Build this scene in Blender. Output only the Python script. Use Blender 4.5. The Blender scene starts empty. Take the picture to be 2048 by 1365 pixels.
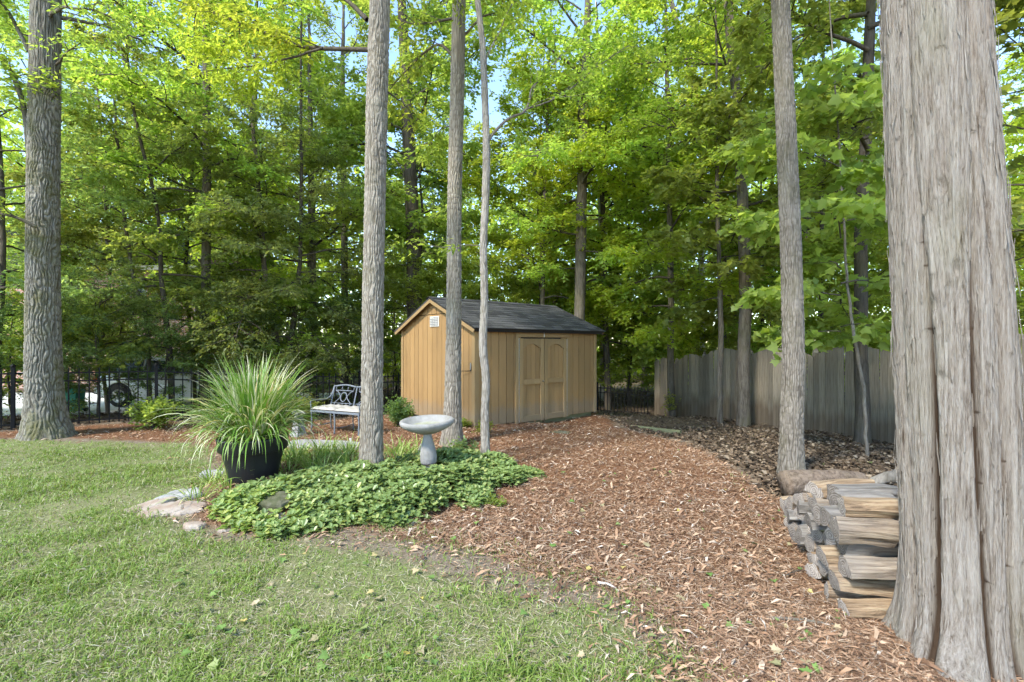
import bpy, math, random
import numpy as np
from mathutils import Matrix, Vector

# ------------------------------------------------------------------ camera, sky, sun, exposure
scene = bpy.context.scene
C = scene.collection
CAM_Z = 1.6
F = 970.0                      # focal length in pixels of a 2048 wide picture
HZ = 690.0                     # horizon row
cam_d = bpy.data.cameras.new("camera")
cam_d.sensor_width = 36.0
cam_d.lens = 36.0 * F / 2048.0
cam_d.shift_y = (HZ - 682.5) / 2048.0
cam_d.clip_start = 0.05
cam_d.clip_end = 1000
cam = bpy.data.objects.new("camera", cam_d)
cam.location = (0, 0, CAM_Z)
cam.rotation_euler = (math.radians(90), 0, 0)
C.objects.link(cam)
scene.camera = cam

SUN_AZ = math.radians(221)     # compass style: 0 = +Y, clockwise; 221 = left and behind the camera
SUN_EL = math.radians(46)
world = bpy.data.worlds.new("World")
scene.world = world
world.use_nodes = True
wn = world.node_tree.nodes
sky = wn.new("ShaderNodeTexSky")
sky.sky_type = 'NISHITA'
sky.sun_disc = False
sky.sun_elevation = SUN_EL
sky.sun_rotation = SUN_AZ
sky.air_density = 1.0
sky.dust_density = 0.0
sky.ozone_density = 1.5
wn["Background"].inputs[1].default_value = 0.15
world.node_tree.links.new(sky.outputs[0], wn["Background"].inputs[0])

sun_d = bpy.data.lights.new("sun", 'SUN')
sun_d.energy = 2.1
sun_d.angle = math.radians(9)
sun_d.color = (1.0, 0.95, 0.86)
sun = bpy.data.objects.new("sun", sun_d)
sv = Vector((math.sin(SUN_AZ) * math.cos(SUN_EL), math.cos(SUN_AZ) * math.cos(SUN_EL), math.sin(SUN_EL)))
sun.rotation_euler = sv.to_track_quat('Z', 'Y').to_euler()
sun.location = (-8, -6, 14)
C.objects.link(sun)

scene.view_settings.view_transform = 'Standard'
scene.view_settings.look = 'None'
scene.view_settings.gamma = 1.0
scene.view_settings.exposure = 1.92
scene.view_settings.use_curve_mapping = False
scene.cycles.use_adaptive_sampling = True
scene.cycles.adaptive_threshold = 0.035
scene.cycles.use_denoising = True
scene.cycles.max_bounces = 6
scene.cycles.diffuse_bounces = 4
scene.cycles.transmission_bounces = 5
scene.cycles.glossy_bounces = 2
scene.cycles.transparent_max_bounces = 4

RNG = np.random.default_rng(11)
random.seed(5)

# ------------------------------------------------------------------ helpers
def vnoise(p, seed=0):
    """value noise in [0,1]; p is (n,3)"""
    p = np.asarray(p, float)
    i = np.floor(p).astype(np.int64)
    f = p - i
    f = f * f * (3 - 2 * f)
    def h(a, b, c):
        n = (a * 374761393 + b * 668265263 + c * 2147483647 + seed * 974634777) & 0xFFFFFFFF
        n = ((n ^ (n >> 13)) * 1274126177) & 0xFFFFFFFF
        n = (n ^ (n >> 16)) & 0xFFFFFF
        return n / float(0xFFFFFF)
    x, y, z = i[:, 0], i[:, 1], i[:, 2]
    fx, fy, fz = f[:, 0], f[:, 1], f[:, 2]
    def lx(b, c): return h(x, b, c) * (1 - fx) + h(x + 1, b, c) * fx
    def ly(c): return lx(y, c) * (1 - fy) + lx(y + 1, c) * fy
    return ly(z) * (1 - fz) + ly(z + 1) * fz

def fbm(p, seed=0, octv=3):
    p = np.asarray(p, float)
    s, a, t = 0, 1.0, 0
    for k in range(octv):
        s = s + a * vnoise(p * 2 ** k, seed + k)
        t += a
        a *= .5
    return s / t

def smooth(a, b, x):
    t = np.clip((x - a) / (b - a), 0, 1)
    return t * t * (3 - 2 * t)

class Geo:
    """collects vertices, triangles and quads with material slots; build() links ONE mesh object"""
    def __init__(self):
        self.v, self.f, self.m, self.n, self.attr = [], [], [], 0, []
    def add(self, v, faces, mat=0):
        v = np.asarray(v, np.float32)
        for f in (faces if isinstance(faces, (list, tuple)) else [faces]):
            f = np.asarray(f, np.int32)
            if len(f):
                self.f.append(f + self.n)
                self.m.append(np.full(len(f), mat, np.int32))
        self.v.append(v)
        self.n += len(v)
        return self
    def mesh(self, name, mats, smooth_faces=False, attrs=None):
        me = bpy.data.meshes.new(name)
        V = np.concatenate(self.v)
        me.vertices.add(len(V))
        me.vertices.foreach_set("co", V.ravel())
        loops = np.concatenate([f.ravel() for f in self.f])
        tot = np.concatenate([np.full(len(f), f.shape[1], np.int32) for f in self.f])
        start = np.concatenate([[0], np.cumsum(tot)[:-1]]).astype(np.int32)
        me.loops.add(len(loops))
        me.loops.foreach_set("vertex_index", loops.astype(np.int32))
        me.polygons.add(len(tot))
        me.polygons.foreach_set("loop_start", start)
        me.polygons.foreach_set("loop_total", tot)
        me.polygons.foreach_set("material_index", np.concatenate(self.m))
        me.polygons.foreach_set("use_smooth", np.full(len(tot), smooth_faces, bool))
        for mt in (mats if isinstance(mats, (list, tuple)) else [mats]):
            me.materials.append(mt)
        if attrs:
            for k, a in attrs.items():
                at = me.attributes.new(k, 'FLOAT', 'POINT')
                at.data.foreach_set("value", np.asarray(a, np.float32))
        me.update(calc_edges=True)
        return me
    def build(self, name, mats, parent=None, smooth_faces=False, attrs=None):
        return link(name, self.mesh(name, mats, smooth_faces, attrs), parent)

def link(name, data, parent=None):
    o = bpy.data.objects.new(name, data)
    C.objects.link(o)
    if parent is not None:
        o.parent = parent
    return o

def tag(o, label=None, cat=None, group=None, kind=None):
    if label: o["label"] = label
    if cat: o["category"] = cat
    if group: o["group"] = group
    if kind: o["kind"] = kind
    return o

def thing(name, label, cat, loc=(0, 0, 0), rz=0.0, group=None):
    o = bpy.data.objects.new(name, None)
    o.empty_display_size = 0.1
    C.objects.link(o)
    o.location = loc
    o.rotation_euler = (0, 0, rz)
    return tag(o, label, cat, group)

def copy_tree(o, parent=None):
    c = o.copy()
    C.objects.link(c)
    c.parent = parent
    for ch in list(o.children):
        copy_tree(ch, c)
    return c

def box(x0, x1, y0, y1, z0, z1):
    v = [(x0, y0, z0), (x1, y0, z0), (x1, y1, z0), (x0, y1, z0), (x0, y0, z1), (x1, y0, z1), (x1, y1, z1), (x0, y1, z1)]
    f = [(0, 3, 2, 1), (4, 5, 6, 7), (0, 1, 5, 4), (1, 2, 6, 5), (2, 3, 7, 6), (3, 0, 4, 7)]
    return np.array(v, float), np.array(f)

def bevel_box(x0, x1, y0, y1, z0, z1, b=0.004):
    """box with all 12 edges chamfered"""
    import itertools
    c = np.array([(x0 + x1) / 2, (y0 + y1) / 2, (z0 + z1) / 2])
    h = np.array([(x1 - x0) / 2, (y1 - y0) / 2, (z1 - z0) / 2])
    b = min(b, *(h * .45))
    idx, v = {}, []
    for s in itertools.product((-1, 1), repeat=3):
        for ax in range(3):
            q = np.array(s) * (h - b)
            q[ax] = s[ax] * h[ax]
            idx[(s, ax)] = len(v)
            v.append(c + q)
    quads, tris = [], []
    for ax in range(3):
        a1, a2 = [(1, 2), (2, 0), (0, 1)][ax]
        for s in (-1, 1):
            loop = []
            for t1, t2 in ((-1, -1), (1, -1), (1, 1), (-1, 1)):
                k = [0, 0, 0]; k[ax] = s; k[a1] = t1; k[a2] = t2
                loop.append(idx[(tuple(k), ax)])
            quads.append(loop if s > 0 else loop[::-1])
        for s1 in (-1, 1):
            for s2 in (-1, 1):
                k0 = [0, 0, 0]; k1 = [0, 0, 0]
                k0[ax] = -1; k1[ax] = 1
                for k in (k0, k1): k[a1] = s1; k[a2] = s2
                q = [idx[(tuple(k0), a1)], idx[(tuple(k1), a1)], idx[(tuple(k1), a2)], idx[(tuple(k0), a2)]]
                quads.append(q if s1 * s2 < 0 else q[::-1])
    for s in itertools.product((-1, 1), repeat=3):
        t = [idx[(s, 0)], idx[(s, 1)], idx[(s, 2)]]
        tris.append(t if s[0] * s[1] * s[2] > 0 else t[::-1])
    return np.array(v), [np.array(quads), np.array(tris)]

def norm(a):
    a = np.asarray(a, float)
    return a / np.maximum(np.linalg.norm(a, axis=-1, keepdims=True), 1e-9)

def tube(pts, rad, n=6, cap=True):
    pts = np.asarray(pts, float)
    rad = np.broadcast_to(np.asarray(rad, float), (len(pts),))
    t = norm(np.gradient(pts, axis=0))
    ref = np.array([0, 0, 1.0]) if abs(t[0, 2]) < .9 else np.array([1.0, 0, 0])
    us = []
    u = norm(np.cross(t[0], ref))
    for k in range(len(pts)):
        u = norm(u - t[k] * np.dot(u, t[k]))
        us.append(u)
    us = np.array(us)
    ws = np.cross(t, us)
    a = np.linspace(0, 2 * np.pi, n, endpoint=False)
    V = pts[:, None] + rad[:, None, None] * (us[:, None] * np.cos(a)[None, :, None] + ws[:, None] * np.sin(a)[None, :, None])
    V = V.reshape(-1, 3)
    r = np.arange(len(pts) - 1)[:, None] * n
    j = np.arange(n)[None, :]
    j2 = (j + 1) % n
    Q = np.stack([r + j, r + j2, r + n + j2, r + n + j], -1).reshape(-1, 4)
    if not cap:
        return V, [Q]
    c0, c1 = len(V), len(V) + 1
    V = np.concatenate([V, pts[:1], pts[-1:]])
    e = (len(pts) - 1) * n
    jj = np.arange(n)
    T = np.concatenate([np.stack([np.full(n, c0), (jj + 1) % n, jj], -1), np.stack([np.full(n, c1), e + jj, e + (jj + 1) % n], -1)])
    return V, [Q, T]

def lathe(profile, n=32, center=(0, 0, 0)):
    p = np.asarray(profile, float)
    a = np.linspace(0, 2 * np.pi, n, endpoint=False)
    V = np.stack([p[:, 0, None] * np.cos(a), p[:, 0, None] * np.sin(a), np.repeat(p[:, 1, None], n, 1)], -1).reshape(-1, 3) + np.array(center)
    r = np.arange(len(p) - 1)[:, None] * n
    j = np.arange(n)[None]
    j2 = (j + 1) % n
    return V, [np.stack([r + j, r + j2, r + n + j2, r + n + j], -1).reshape(-1, 4)]

def prism(poly, y0, y1):
    """polygon in (x,z) extruded along y"""
    n = len(poly)
    V = [(x, y0, z) for x, z in poly] + [(x, y1, z) for x, z in poly]
    j = np.arange(n)
    Q = np.stack([j, (j + 1) % n, (j + 1) % n + n, j + n], -1)
    return np.array(V, float), [Q, np.array([list(range(n))[::-1]]), np.array([[k + n for k in range(n)]])]

def spline(pts, n):
    pts = np.asarray(pts, float)
    P = np.concatenate([2 * pts[:1] - pts[1:2], pts, 2 * pts[-1:] - pts[-2:-1]])
    t = np.linspace(0, len(pts) - 1 - 1e-6, n)
    i = t.astype(int)
    f = (t - i)[:, None]
    p0, p1, p2, p3 = P[i], P[i + 1], P[i + 2], P[i + 3]
    return .5 * (2 * p1 + (p2 - p0) * f + (2 * p0 - 5 * p1 + 4 * p2 - p3) * f ** 2 + (3 * p1 - p0 - 3 * p2 + p3) * f ** 3)

def frames(d, nrm):
    """rotation frames: local y = d (leaf axis), local z ~ nrm"""
    d = norm(d)
    x = norm(np.cross(d, nrm))
    z = np.cross(x, d)
    return np.stack([x, d, z], -1)          # columns

def scatter(tv, tf, pos, R, sc, scw=None):
    """copies a small template; returns V and faces"""
    tv = np.asarray(tv, float)
    n, k = len(pos), len(tv)
    s = np.asarray(sc, float).reshape(-1, 1, 1)
    T = np.broadcast_to(tv[None], (n, k, 3)) * s
    if scw is not None:
        T = T * np.stack([np.asarray(scw), np.ones(n), np.ones(n)], -1)[:, None]
    V = np.einsum('nij,nkj->nki', R, T) + pos[:, None]
    off = (np.arange(n) * k)[:, None, None]
    return V.reshape(-1, 3), [(np.asarray(f)[None] + off).reshape(-1, np.asarray(f).shape[1]) for f in tf]

LEAF = (np.array([(0, 0, 0), (.30, .42, .07), (0, 1, -.04), (-.30, .42, .07)]), [np.array([(0, 1, 2), (0, 2, 3)])])
OVAL = (np.array([(0, 0, -.01), (.20, .28, .05), (.25, .70, .04), (0, 1, -.08), (-.25, .70, .04), (-.20, .28, .05)]),
        [np.array([(0, 1, 2, 3), (0, 3, 4, 5)])])
_mp = [(0, 0), (.16, .10), (.46, .06), (.36, .26), (.58, .50), (.30, .52), (.22, .66), (0, 1.0)]
_mp = _mp + [(-x, y) for x, y in _mp[-2:0:-1]]
MAPLE = (np.array([(x, y, .10 * abs(x) - .05 * y * y) for x, y in _mp] + [(0, .38, 0)]),
         [np.array([(k, (k + 1) % len(_mp), len(_mp)) for k in range(len(_mp))])])

# ------------------------------------------------------------------ materials
def mat(name):
    m = bpy.data.materials.new(name)
    m.use_nodes = True
    nt = m.node_tree
    nt.nodes.clear()
    out = nt.nodes.new("ShaderNodeOutputMaterial")
    return m, nt, out

class NT:
    def __init__(self, name):
        self.m, self.nt, self.out = mat(name)
    def n(self, t, **kw):
        nd = self.nt.nodes.new(t)
        for k, v in kw.items():
            setattr(nd, k, v)
        return nd
    def l(self, a, b):
        self.nt.links.new(a, b)
    def coords(self, kind="Object", scale=(1, 1, 1)):
        tc = self.n("ShaderNodeTexCoord")
        mp = self.n("ShaderNodeMapping")
        mp.inputs["Scale"].default_value = scale
        self.l(tc.outputs[kind], mp.inputs[0])
        return mp.outputs[0]
    def noise(self, vec, scale, detail=4, rough=.55, dist=0):
        nd = self.n("ShaderNodeTexNoise")
        nd.inputs["Scale"].default_value = scale
        nd.inputs["Detail"].default_value = detail
        nd.inputs["Roughness"].default_value = rough
        nd.inputs["Distortion"].default_value = dist
        if vec is not None: self.l(vec, nd.inputs["Vector"])
        return nd.outputs["Fac"]
    def ramp(self, fac, stops, interp='LINEAR'):
        r = self.n("ShaderNodeValToRGB")
        r.color_ramp.interpolation = interp
        e = r.color_ramp.elements
        while len(e) < len(stops): e.new(.5)
        for k, (p, c) in enumerate(stops):
            e[k].position = p
            e[k].color = (*c, 1) if len(c) == 3 else c
        self.l(fac, r.inputs[0])
        return r.outputs[0]
    def mix(self, fac, a, b, mode='MIX'):
        mx = self.n("ShaderNodeMix", data_type='RGBA', blend_type=mode)
        for sock, v in ((mx.inputs[0], fac), (mx.inputs[6], a), (mx.inputs[7], b)):
            if hasattr(v, 'is_linked'): self.l(v, sock)
            elif isinstance(v, (int, float)): sock.default_value = v
            else: sock.default_value = (*v, 1)
        return mx.outputs[2]
    def math(self, op, a, b=0.0):
        nd = self.n("ShaderNodeMath", operation=op)
        for sock, v in ((nd.inputs[0], a), (nd.inputs[1], b)):
            if hasattr(v, 'is_linked'): self.l(v, sock)
            else: sock.default_value = v
        return nd.outputs[0]
    def attr(self, name):
        a = self.n("ShaderNodeAttribute")
        a.attribute_name = name
        return a.outputs["Fac"]
    def bump(self, h, strength=.4, dist=.02):
        b = self.n("ShaderNodeBump")
        b.inputs["Strength"].default_value = strength
        b.inputs["Distance"].default_value = dist
        self.l(h, b.inputs["Height"])
        return b.outputs[0]
    def rand(self):
        return self.n("ShaderNodeNewGeometry").outputs["Random Per Island"]
    def orand(self):
        return self.n("ShaderNodeObjectInfo").outputs["Random"]
    def bsdf(self, col, rough=.7, nrm=None, metal=0.0, spec=.5):
        p = self.n("ShaderNodeBsdfPrincipled")
        for key, v in (("Base Color", col), ("Roughness", rough), ("Metallic", metal), ("Specular IOR Level", spec)):
            if hasattr(v, 'is_linked'): self.l(v, p.inputs[key])
            elif isinstance(v, (int, float)): p.inputs[key].default_value = v
            else: p.inputs[key].default_value = (*v, 1)
        if nrm is not None: self.l(nrm, p.inputs["Normal"])
        return p.outputs[0]
    def done(self, sh):
        self.l(sh, self.out.inputs[0])
        return self.m

def leaf_mat(name, stops, trans=.45, transcol=2.1, gloss=.25, rough=.45, treevar=True):
    k = NT(name)
    col = k.ramp(k.rand(), stops)
    if treevar:
        hs = k.n("ShaderNodeHueSaturation")
        r = k.orand()
        k.l(k.math('MULTIPLY_ADD', r, .035), hs.inputs["Hue"])
        hs.inputs["Hue"].links[0].from_node.inputs[2].default_value = .483
        k.l(k.math('MULTIPLY_ADD', r, .5), hs.inputs["Value"])
        hs.inputs["Value"].links[0].from_node.inputs[2].default_value = .78
        k.l(col, hs.inputs["Color"])
        col = hs.outputs[0]
    d = k.bsdf(col, rough, spec=gloss)
    t = k.n("ShaderNodeBsdfTranslucent")
    k.l(k.mix(1.0, col, (1.2 * transcol, 1.1 * transcol, .62 * transcol), 'MULTIPLY'), t.inputs[0])
    mx = k.n("ShaderNodeMixShader")
    mx.inputs[0].default_value = trans
    k.l(d, mx.inputs[1])
    k.l(t.outputs[0], mx.inputs[2])
    return k.done(mx.outputs[0])

M = {}
M['leaf_bright'] = leaf_mat('leaf_bright', [(0, (.14, .20, .04)), (.5, (.20, .262, .054)), (.9, (.245, .30, .068)), (1, (.30, .34, .085))], .6)
M['leaf_mid'] = leaf_mat('leaf_mid', [(0, (.125, .172, .044)), (.5, (.18, .228, .056)), (1, (.225, .27, .074))], .58)
M['leaf_cool'] = leaf_mat('leaf_cool', [(0, (.135, .19, .062)), (.5, (.18, .24, .078)), (1, (.225, .285, .10))], .56, gloss=.4)
M['leaf_dark'] = leaf_mat('leaf_dark', [(0, (.065, .105, .035)), (.6, (.10, .155, .05)), (1, (.14, .20, .065))], .5, gloss=.4)
M['leaf_yellow'] = leaf_mat('leaf_yellow', [(0, (.18, .245, .035)), (.6, (.235, .305, .045)), (.95, (.285, .34, .06)), (1, (.36, .37, .08))], .62)
M['leaf_cover'] = leaf_mat('leaf_cover', [(0, (.125, .19, .055)), (.5, (.205, .285, .092)), (.85, (.27, .35, .12)), (1, (.42, .44, .16))], .35, gloss=.5, rough=.35, transcol=1.4, treevar=False)
M['leaf_cover_yellow'] = leaf_mat('leaf_cover_yellow', [(0, (.15, .24, .06)), (.5, (.24, .32, .085)), (1, (.38, .41, .13))], .35, gloss=.5, rough=.35, treevar=False)

def blade_mat(name, stops, trans=.3):
    return leaf_mat(name, stops, trans, 1.2, .3, .5, treevar=False)
M['grass'] = blade_mat('grass', [(0, (.125, .20, .032)), (.50, (.20, .29, .055)), (.74, (.27, .345, .085)), (.86, (.33, .34, .15)), (.94, (.40, .36, .23)), (1, (.46, .42, .31))])
M['ornamental_blade'] = blade_mat('ornamental_blade', [(0, (.11, .22, .03)), (.45, (.17, .30, .05)), (.62, (.30, .38, .13)), (.8, (.52, .54, .34)), (.95, (.62, .60, .44)), (1, (.55, .42, .14))])
M['liriope_blade'] = blade_mat('liriope_blade', [(0, (.15, .26, .045)), (.5, (.26, .37, .08)), (.8, (.46, .51, .18)), (1, (.6, .6, .32))])

def bark(name, ridge, furrow, fz=.16, scale=16, moss=0.0, lichen=.3, bump=.6, use_attr=True):
    k = NT(name)
    v = k.coords("Object", (1, 1, fz))
    w = k.noise(k.coords("Object", (1, 1, fz)), scale, 6, .65, .6)
    w2 = k.noise(v, scale * 3.1, 4, .6)
    h = k.math('MULTIPLY_ADD', w2, .35); h.node.inputs[2].default_value = 0
    hh = k.math('ADD', w, h)
    fac = k.ramp(hh, [(.48, (0, 0, 0)), (.78, (1, 1, 1))])
    if use_attr:
        fac = k.math('MULTIPLY_ADD', fac, .35)
        a = k.math('MULTIPLY', k.attr("ridge"), .68)
        k.l(a, fac.node.inputs[2])
    col = k.mix(fac, furrow, ridge)
    big = k.noise(k.coords("Object", (1, 1, .5)), 2.2, 5, .7)
    col = k.mix(k.math('MULTIPLY', k.ramp(big, [(.5, (0, 0, 0)), (.72, (1, 1, 1))]), lichen), col, tuple(min(1, c * 1.55) for c in ridge))
    if moss > 0:
        mn = k.noise(k.coords("Object", (1, 1, .6)), 1.7, 6, .75)
        col = k.mix(k.math('MULTIPLY', k.ramp(mn, [(.47, (0, 0, 0)), (.62, (1, 1, 1))]), moss), col, (.10, .095, .03))
    return k.done(k.bsdf(col, .92, k.bump(hh, bump, .03), spec=.2))
M['bark_oak'] = bark('bark_oak', (.275, .255, .212), (.05, .042, .03), .2, 20, .8, .35, .9)
M['bark_grey'] = bark('bark_grey', (.345, .31, .258), (.075, .058, .04), .13, 30, .3, .35, .9)
M['bark_dim'] = bark('bark_dim', (.265, .235, .195), (.06, .048, .034), .13, 30, .3, .5, .9)
M['bark_pale'] = bark('bark_pale', (.35, .32, .28), (.115, .095, .072), .22, 34, .25, .5, .8)
M['bark_brown'] = bark('bark_brown', (.095, .08, .064), (.035, .028, .021), .15, 18, .25, .25, .7, use_attr=False)
M['bark_white'] = bark('bark_white', (.50, .46, .42), (.25, .21, .18), .3, 12, 0, .3, .5, use_attr=False)  # pale tone carries the sunlight on two far trunks; also a pale splinter

def cedar_bark():
    k = NT('bark_cedar')
    v = k.coords("Object", (1, 1, .045))
    a = k.noise(v, 60, 7, .75, .3)
    b = k.noise(k.coords("Object", (1, 1, .09)), 150, 4, .7, .2)
    h = k.math('ADD', a, k.math('MULTIPLY', b, .5))
    col = k.ramp(h, [(.52, (.07, .048, .032)), (.61, (.19, .153, .12)), (.72, (.315, .272, .226)), (.95, (.45, .41, .36))])
    r = k.noise(k.coords("Object", (1, 1, .12)), 5, 4, .6)
    col = k.mix(k.math('MULTIPLY', k.ramp(r, [(.60, (0, 0, 0)), (.74, (1, 1, 1))]), .25), col, (.26, .15, .085))
    g = k.noise(k.coords("Object", (1, 1, .3)), 3, 4, .7)
    col = k.mix(k.math('MULTIPLY', k.ramp(g, [(.5, (0, 0, 0)), (.75, (1, 1, 1))]), .35), col, (.22, .22, .13))
    col = k.mix(k.ramp(k.attr("ridge"), [(.0, (1, 1, 1)), (.35, (0, 0, 0))]), col, (.09, .06, .04))
    return k.done(k.bsdf(col, .9, k.bump(h, 1.0, .03), spec=.1))
M['bark_cedar'] = cedar_bark()

def plain(name, col, rough=.6, var=.12, scale=30, metal=0.0, bump=.1, spec=.4, stretch=(1, 1, 1)):
    k = NT(name)
    v = k.coords("Object", stretch)
    n = k.noise(v, scale, 5, .6)
    c = k.mix(n, tuple(x * (1 - var) for x in col), tuple(min(1, x * (1 + var)) for x in col))
    return k.done(k.bsdf(c, rough, k.bump(n, bump, .01), metal, spec))

def siding(name, col):
    k = NT(name)
    v = k.coords("Object", (1, 1, .05))
    n = k.noise(v, 60, 5, .65, .4)
    big = k.noise(k.coords("Object", (1, 1, .35)), 2.3, 5, .7)
    c = k.mix(n, tuple(x * .78 for x in col), tuple(min(1, x * 1.15) for x in col))
    c = k.mix(k.math('MULTIPLY', k.ramp(big, [(.5, (0, 0, 0)), (.75, (1, 1, 1))]), .45), c, tuple(x * .62 for x in col))
    # splash dirt low on the boards
    sz = k.n("ShaderNodeSeparateXYZ"); k.l(k.coords("Object"), sz.inputs[0])
    dz = k.math('ADD', sz.outputs[2], k.math('MULTIPLY', k.noise(k.coords("Object"), 5, 4, .7), -.5))
    c = k.mix(k.math('MULTIPLY', k.ramp(dz, [(0, (1, 1, 1)), (.18, (0, 0, 0))]), .45), c, (.20, .17, .13))
    ob = k.math('MULTIPLY_ADD', k.orand(), .22); ob.node.inputs[2].default_value = .89
    hs = k.n("ShaderNodeHueSaturation"); k.l(ob, hs.inputs["Value"]); k.l(c, hs.inputs["Color"])
    return k.done(k.bsdf(hs.outputs[0], .75, k.bump(n, .25, .006), spec=.25))
M['siding'] = siding('siding', (.30, .182, .076))
M['siding_trim'] = siding('siding_trim', (.29, .192, .088))

def planks_mat():
    k = NT('weathered_picket')
    v = k.coords("Object", (1, 1, .035))
    n = k.noise(v, 55, 6, .65, .5)
    c = k.ramp(n, [(.3, (.13, .108, .078)), (.55, (.25, .212, .158)), (.8, (.36, .312, .245))])
    ob = k.math('MULTIPLY_ADD', k.orand(), .65); ob.node.inputs[2].default_value = .65
    hs = k.n("ShaderNodeHueSaturation"); k.l(ob, hs.inputs["Value"]); k.l(c, hs.inputs["Color"])
    c = hs.outputs[0]
    # brown damp staining near the foot and black algae at the top edge, with wandering edges
    sz = k.n("ShaderNodeSeparateXYZ"); k.l(k.coords("Object"), sz.inputs[0])
    wn_ = k.noise(k.coords("Generated"), 3, 4, .7)
    low = k.math('ADD', sz.outputs[2], k.math('MULTIPLY', k.math('ADD', k.orand(), wn_), -.35))
    c = k.mix(k.math('MULTIPLY', k.ramp(low, [(.05, (1, 1, 1)), (.3, (0, 0, 0))]), .6), c, (.085, .055, .032))
    return k.done(k.bsdf(c, .9, k.bump(n, .4, .008), spec=.15))
M['picket'] = planks_mat()
M['black_metal'] = plain('black_metal', (.009, .009, .010), .65, .2, 60, 0, .05, .15)
M['bench_metal'] = plain('bench_metal', (.145, .16, .18), .5, .12, 50, 0, .1)
M['cushion'] = plain('cushion', (.36, .33, .285), .9, .10, 14, 0, .3)
M['pot'] = plain('pot', (.014, .015, .017), .42, .3, 8, 0, .1)
M['soil'] = plain('soil', (.05, .035, .024), .95, .4, 40, 0, .6)
M['vent'] = plain('vent', (.62, .60, .55), .6, .1, 40)
M['vent_dark'] = plain('vent_dark', (.20, .20, .20), .6, .1, 40)
M['brass'] = plain('brass', (.20, .17, .12), .4, .2, 30, .7)
M['steel'] = plain('steel', (.45, .46, .47), .35, .15, 60, .8)
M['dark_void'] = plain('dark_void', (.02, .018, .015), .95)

def stone_mat(name, c0, c1, c2, scale=7):
    k = NT(name)
    v = k.coords("Object")
    n = k.noise(v, scale, 7, .68)
    f = k.noise(v, scale * 9, 4, .6)
    c = k.ramp(n, [(.3, c0), (.5, c1), (.72, c2)])
    c = k.mix(k.math('MULTIPLY', f, .35), c, tuple(x * .5 for x in c1))
    return k.done(k.bsdf(c, .9, k.bump(f, .5, .01), spec=.2))
M['concrete'] = stone_mat('concrete', (.20, .195, .178), (.285, .276, .258), (.35, .34, .32), 6)
M['concrete_green'] = stone_mat('concrete_green', (.24, .25, .15), (.36, .36, .27), (.50, .49, .43), 9)
M['flagstone'] = stone_mat('flagstone', (.25, .16, .11), (.34, .27, .21), (.43, .385, .33), 5)
M['greystone'] = stone_mat('greystone', (.20, .20, .19), (.33, .32, .30), (.47, .46, .44), 8)
M['darkstone'] = stone_mat('darkstone', (.05, .065, .022), (.10, .10, .055), (.20, .185, .14), 9)
M['slab'] = stone_mat('slab', (.26, .245, .235), (.34, .325, .315), (.40, .385, .375), 4)
M['driveway'] = stone_mat('driveway', (.50, .49, .47), (.58, .57, .55), (.64, .63, .61), 1.5)
M['timber'] = plain('timber', (.17, .17, .09), .9, .4, 20, 0, .4, .2, (.2, 1, 1))

def shingle_mat():
    k = NT('shingle')
    v = k.coords("Object")
    n = k.noise(v, 160, 3, .6)
    c = k.ramp(n, [(.3, (.030, .030, .030)), (.6, (.060, .059, .057)), (.85, (.12, .116, .11))])
    ob = k.math('MULTIPLY_ADD', k.orand(), .9); ob.node.inputs[2].default_value = .6
    hs = k.n("ShaderNodeHueSaturation"); k.l(ob, hs.inputs["Value"]); k.l(c, hs.inputs["Color"])
    return k.done(k.bsdf(hs.outputs[0], .95, k.bump(n, .5, .004), spec=.2))
M['shingle'] = shingle_mat()

def split_wood():
    k = NT('split_wood')
    v = k.coords("Object", (.06, 1, 1))
    n = k.noise(v, 38, 6, .7, .4)
    a = k.ramp(n, [(.34, (.09, .062, .04)), (.46, (.26, .18, .11)), (.6, (.38, .29, .185)), (.72, (.48, .40, .29))])
    b = k.ramp(n, [(.3, (.10, .09, .08)), (.55, (.24, .22, .195)), (.8, (.38, .355, .325))])
    big = k.noise(k.coords("Object"), 3.5, 4, .6)
    s = k.math('ADD', k.orand(), k.math('MULTIPLY', big, .5))
    c = k.mix(k.ramp(s, [(.46, (0, 0, 0)), (.92, (1, 1, 1))]), b, a)
    return k.done(k.bsdf(c, .85, k.bump(n, 1.0, .02), spec=.15))
M['split_wood'] = split_wood()
def end_wood():
    k = NT('end_grain')
    v = k.coords("Object")
    n = k.noise(v, 30, 5, .7)
    w_ = k.n('ShaderNodeTexWave', wave_type='RINGS', rings_direction='X')
    w_.inputs['Scale'].default_value = 22; w_.inputs['Distortion'].default_value = 5; w_.inputs['Detail'].default_value = 3
    k.l(v, w_.inputs['Vector'])
    n = k.math('ADD', k.math('MULTIPLY', n, .72), k.math('MULTIPLY', w_.outputs['Fac'], .28))
    c = k.ramp(n, [(.3, (.13, .105, .085)), (.55, (.27, .23, .195)), (.8, (.38, .34, .30))])
    ob = k.math('MULTIPLY_ADD', k.orand(), .7); ob.node.inputs[2].default_value = .6
    hs = k.n('ShaderNodeHueSaturation'); k.l(ob, hs.inputs['Value']); k.l(c, hs.inputs['Color']); c = hs.outputs[0]
    return k.done(k.bsdf(c, .9, k.bump(n, .5, .01), spec=.15))
M['end_wood'] = end_wood()
M['bark_log'] = bark('bark_log', (.205, .155, .115), (.075, .052, .036), 1.0, 20, .1, .3, .7, use_attr=False)

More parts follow.
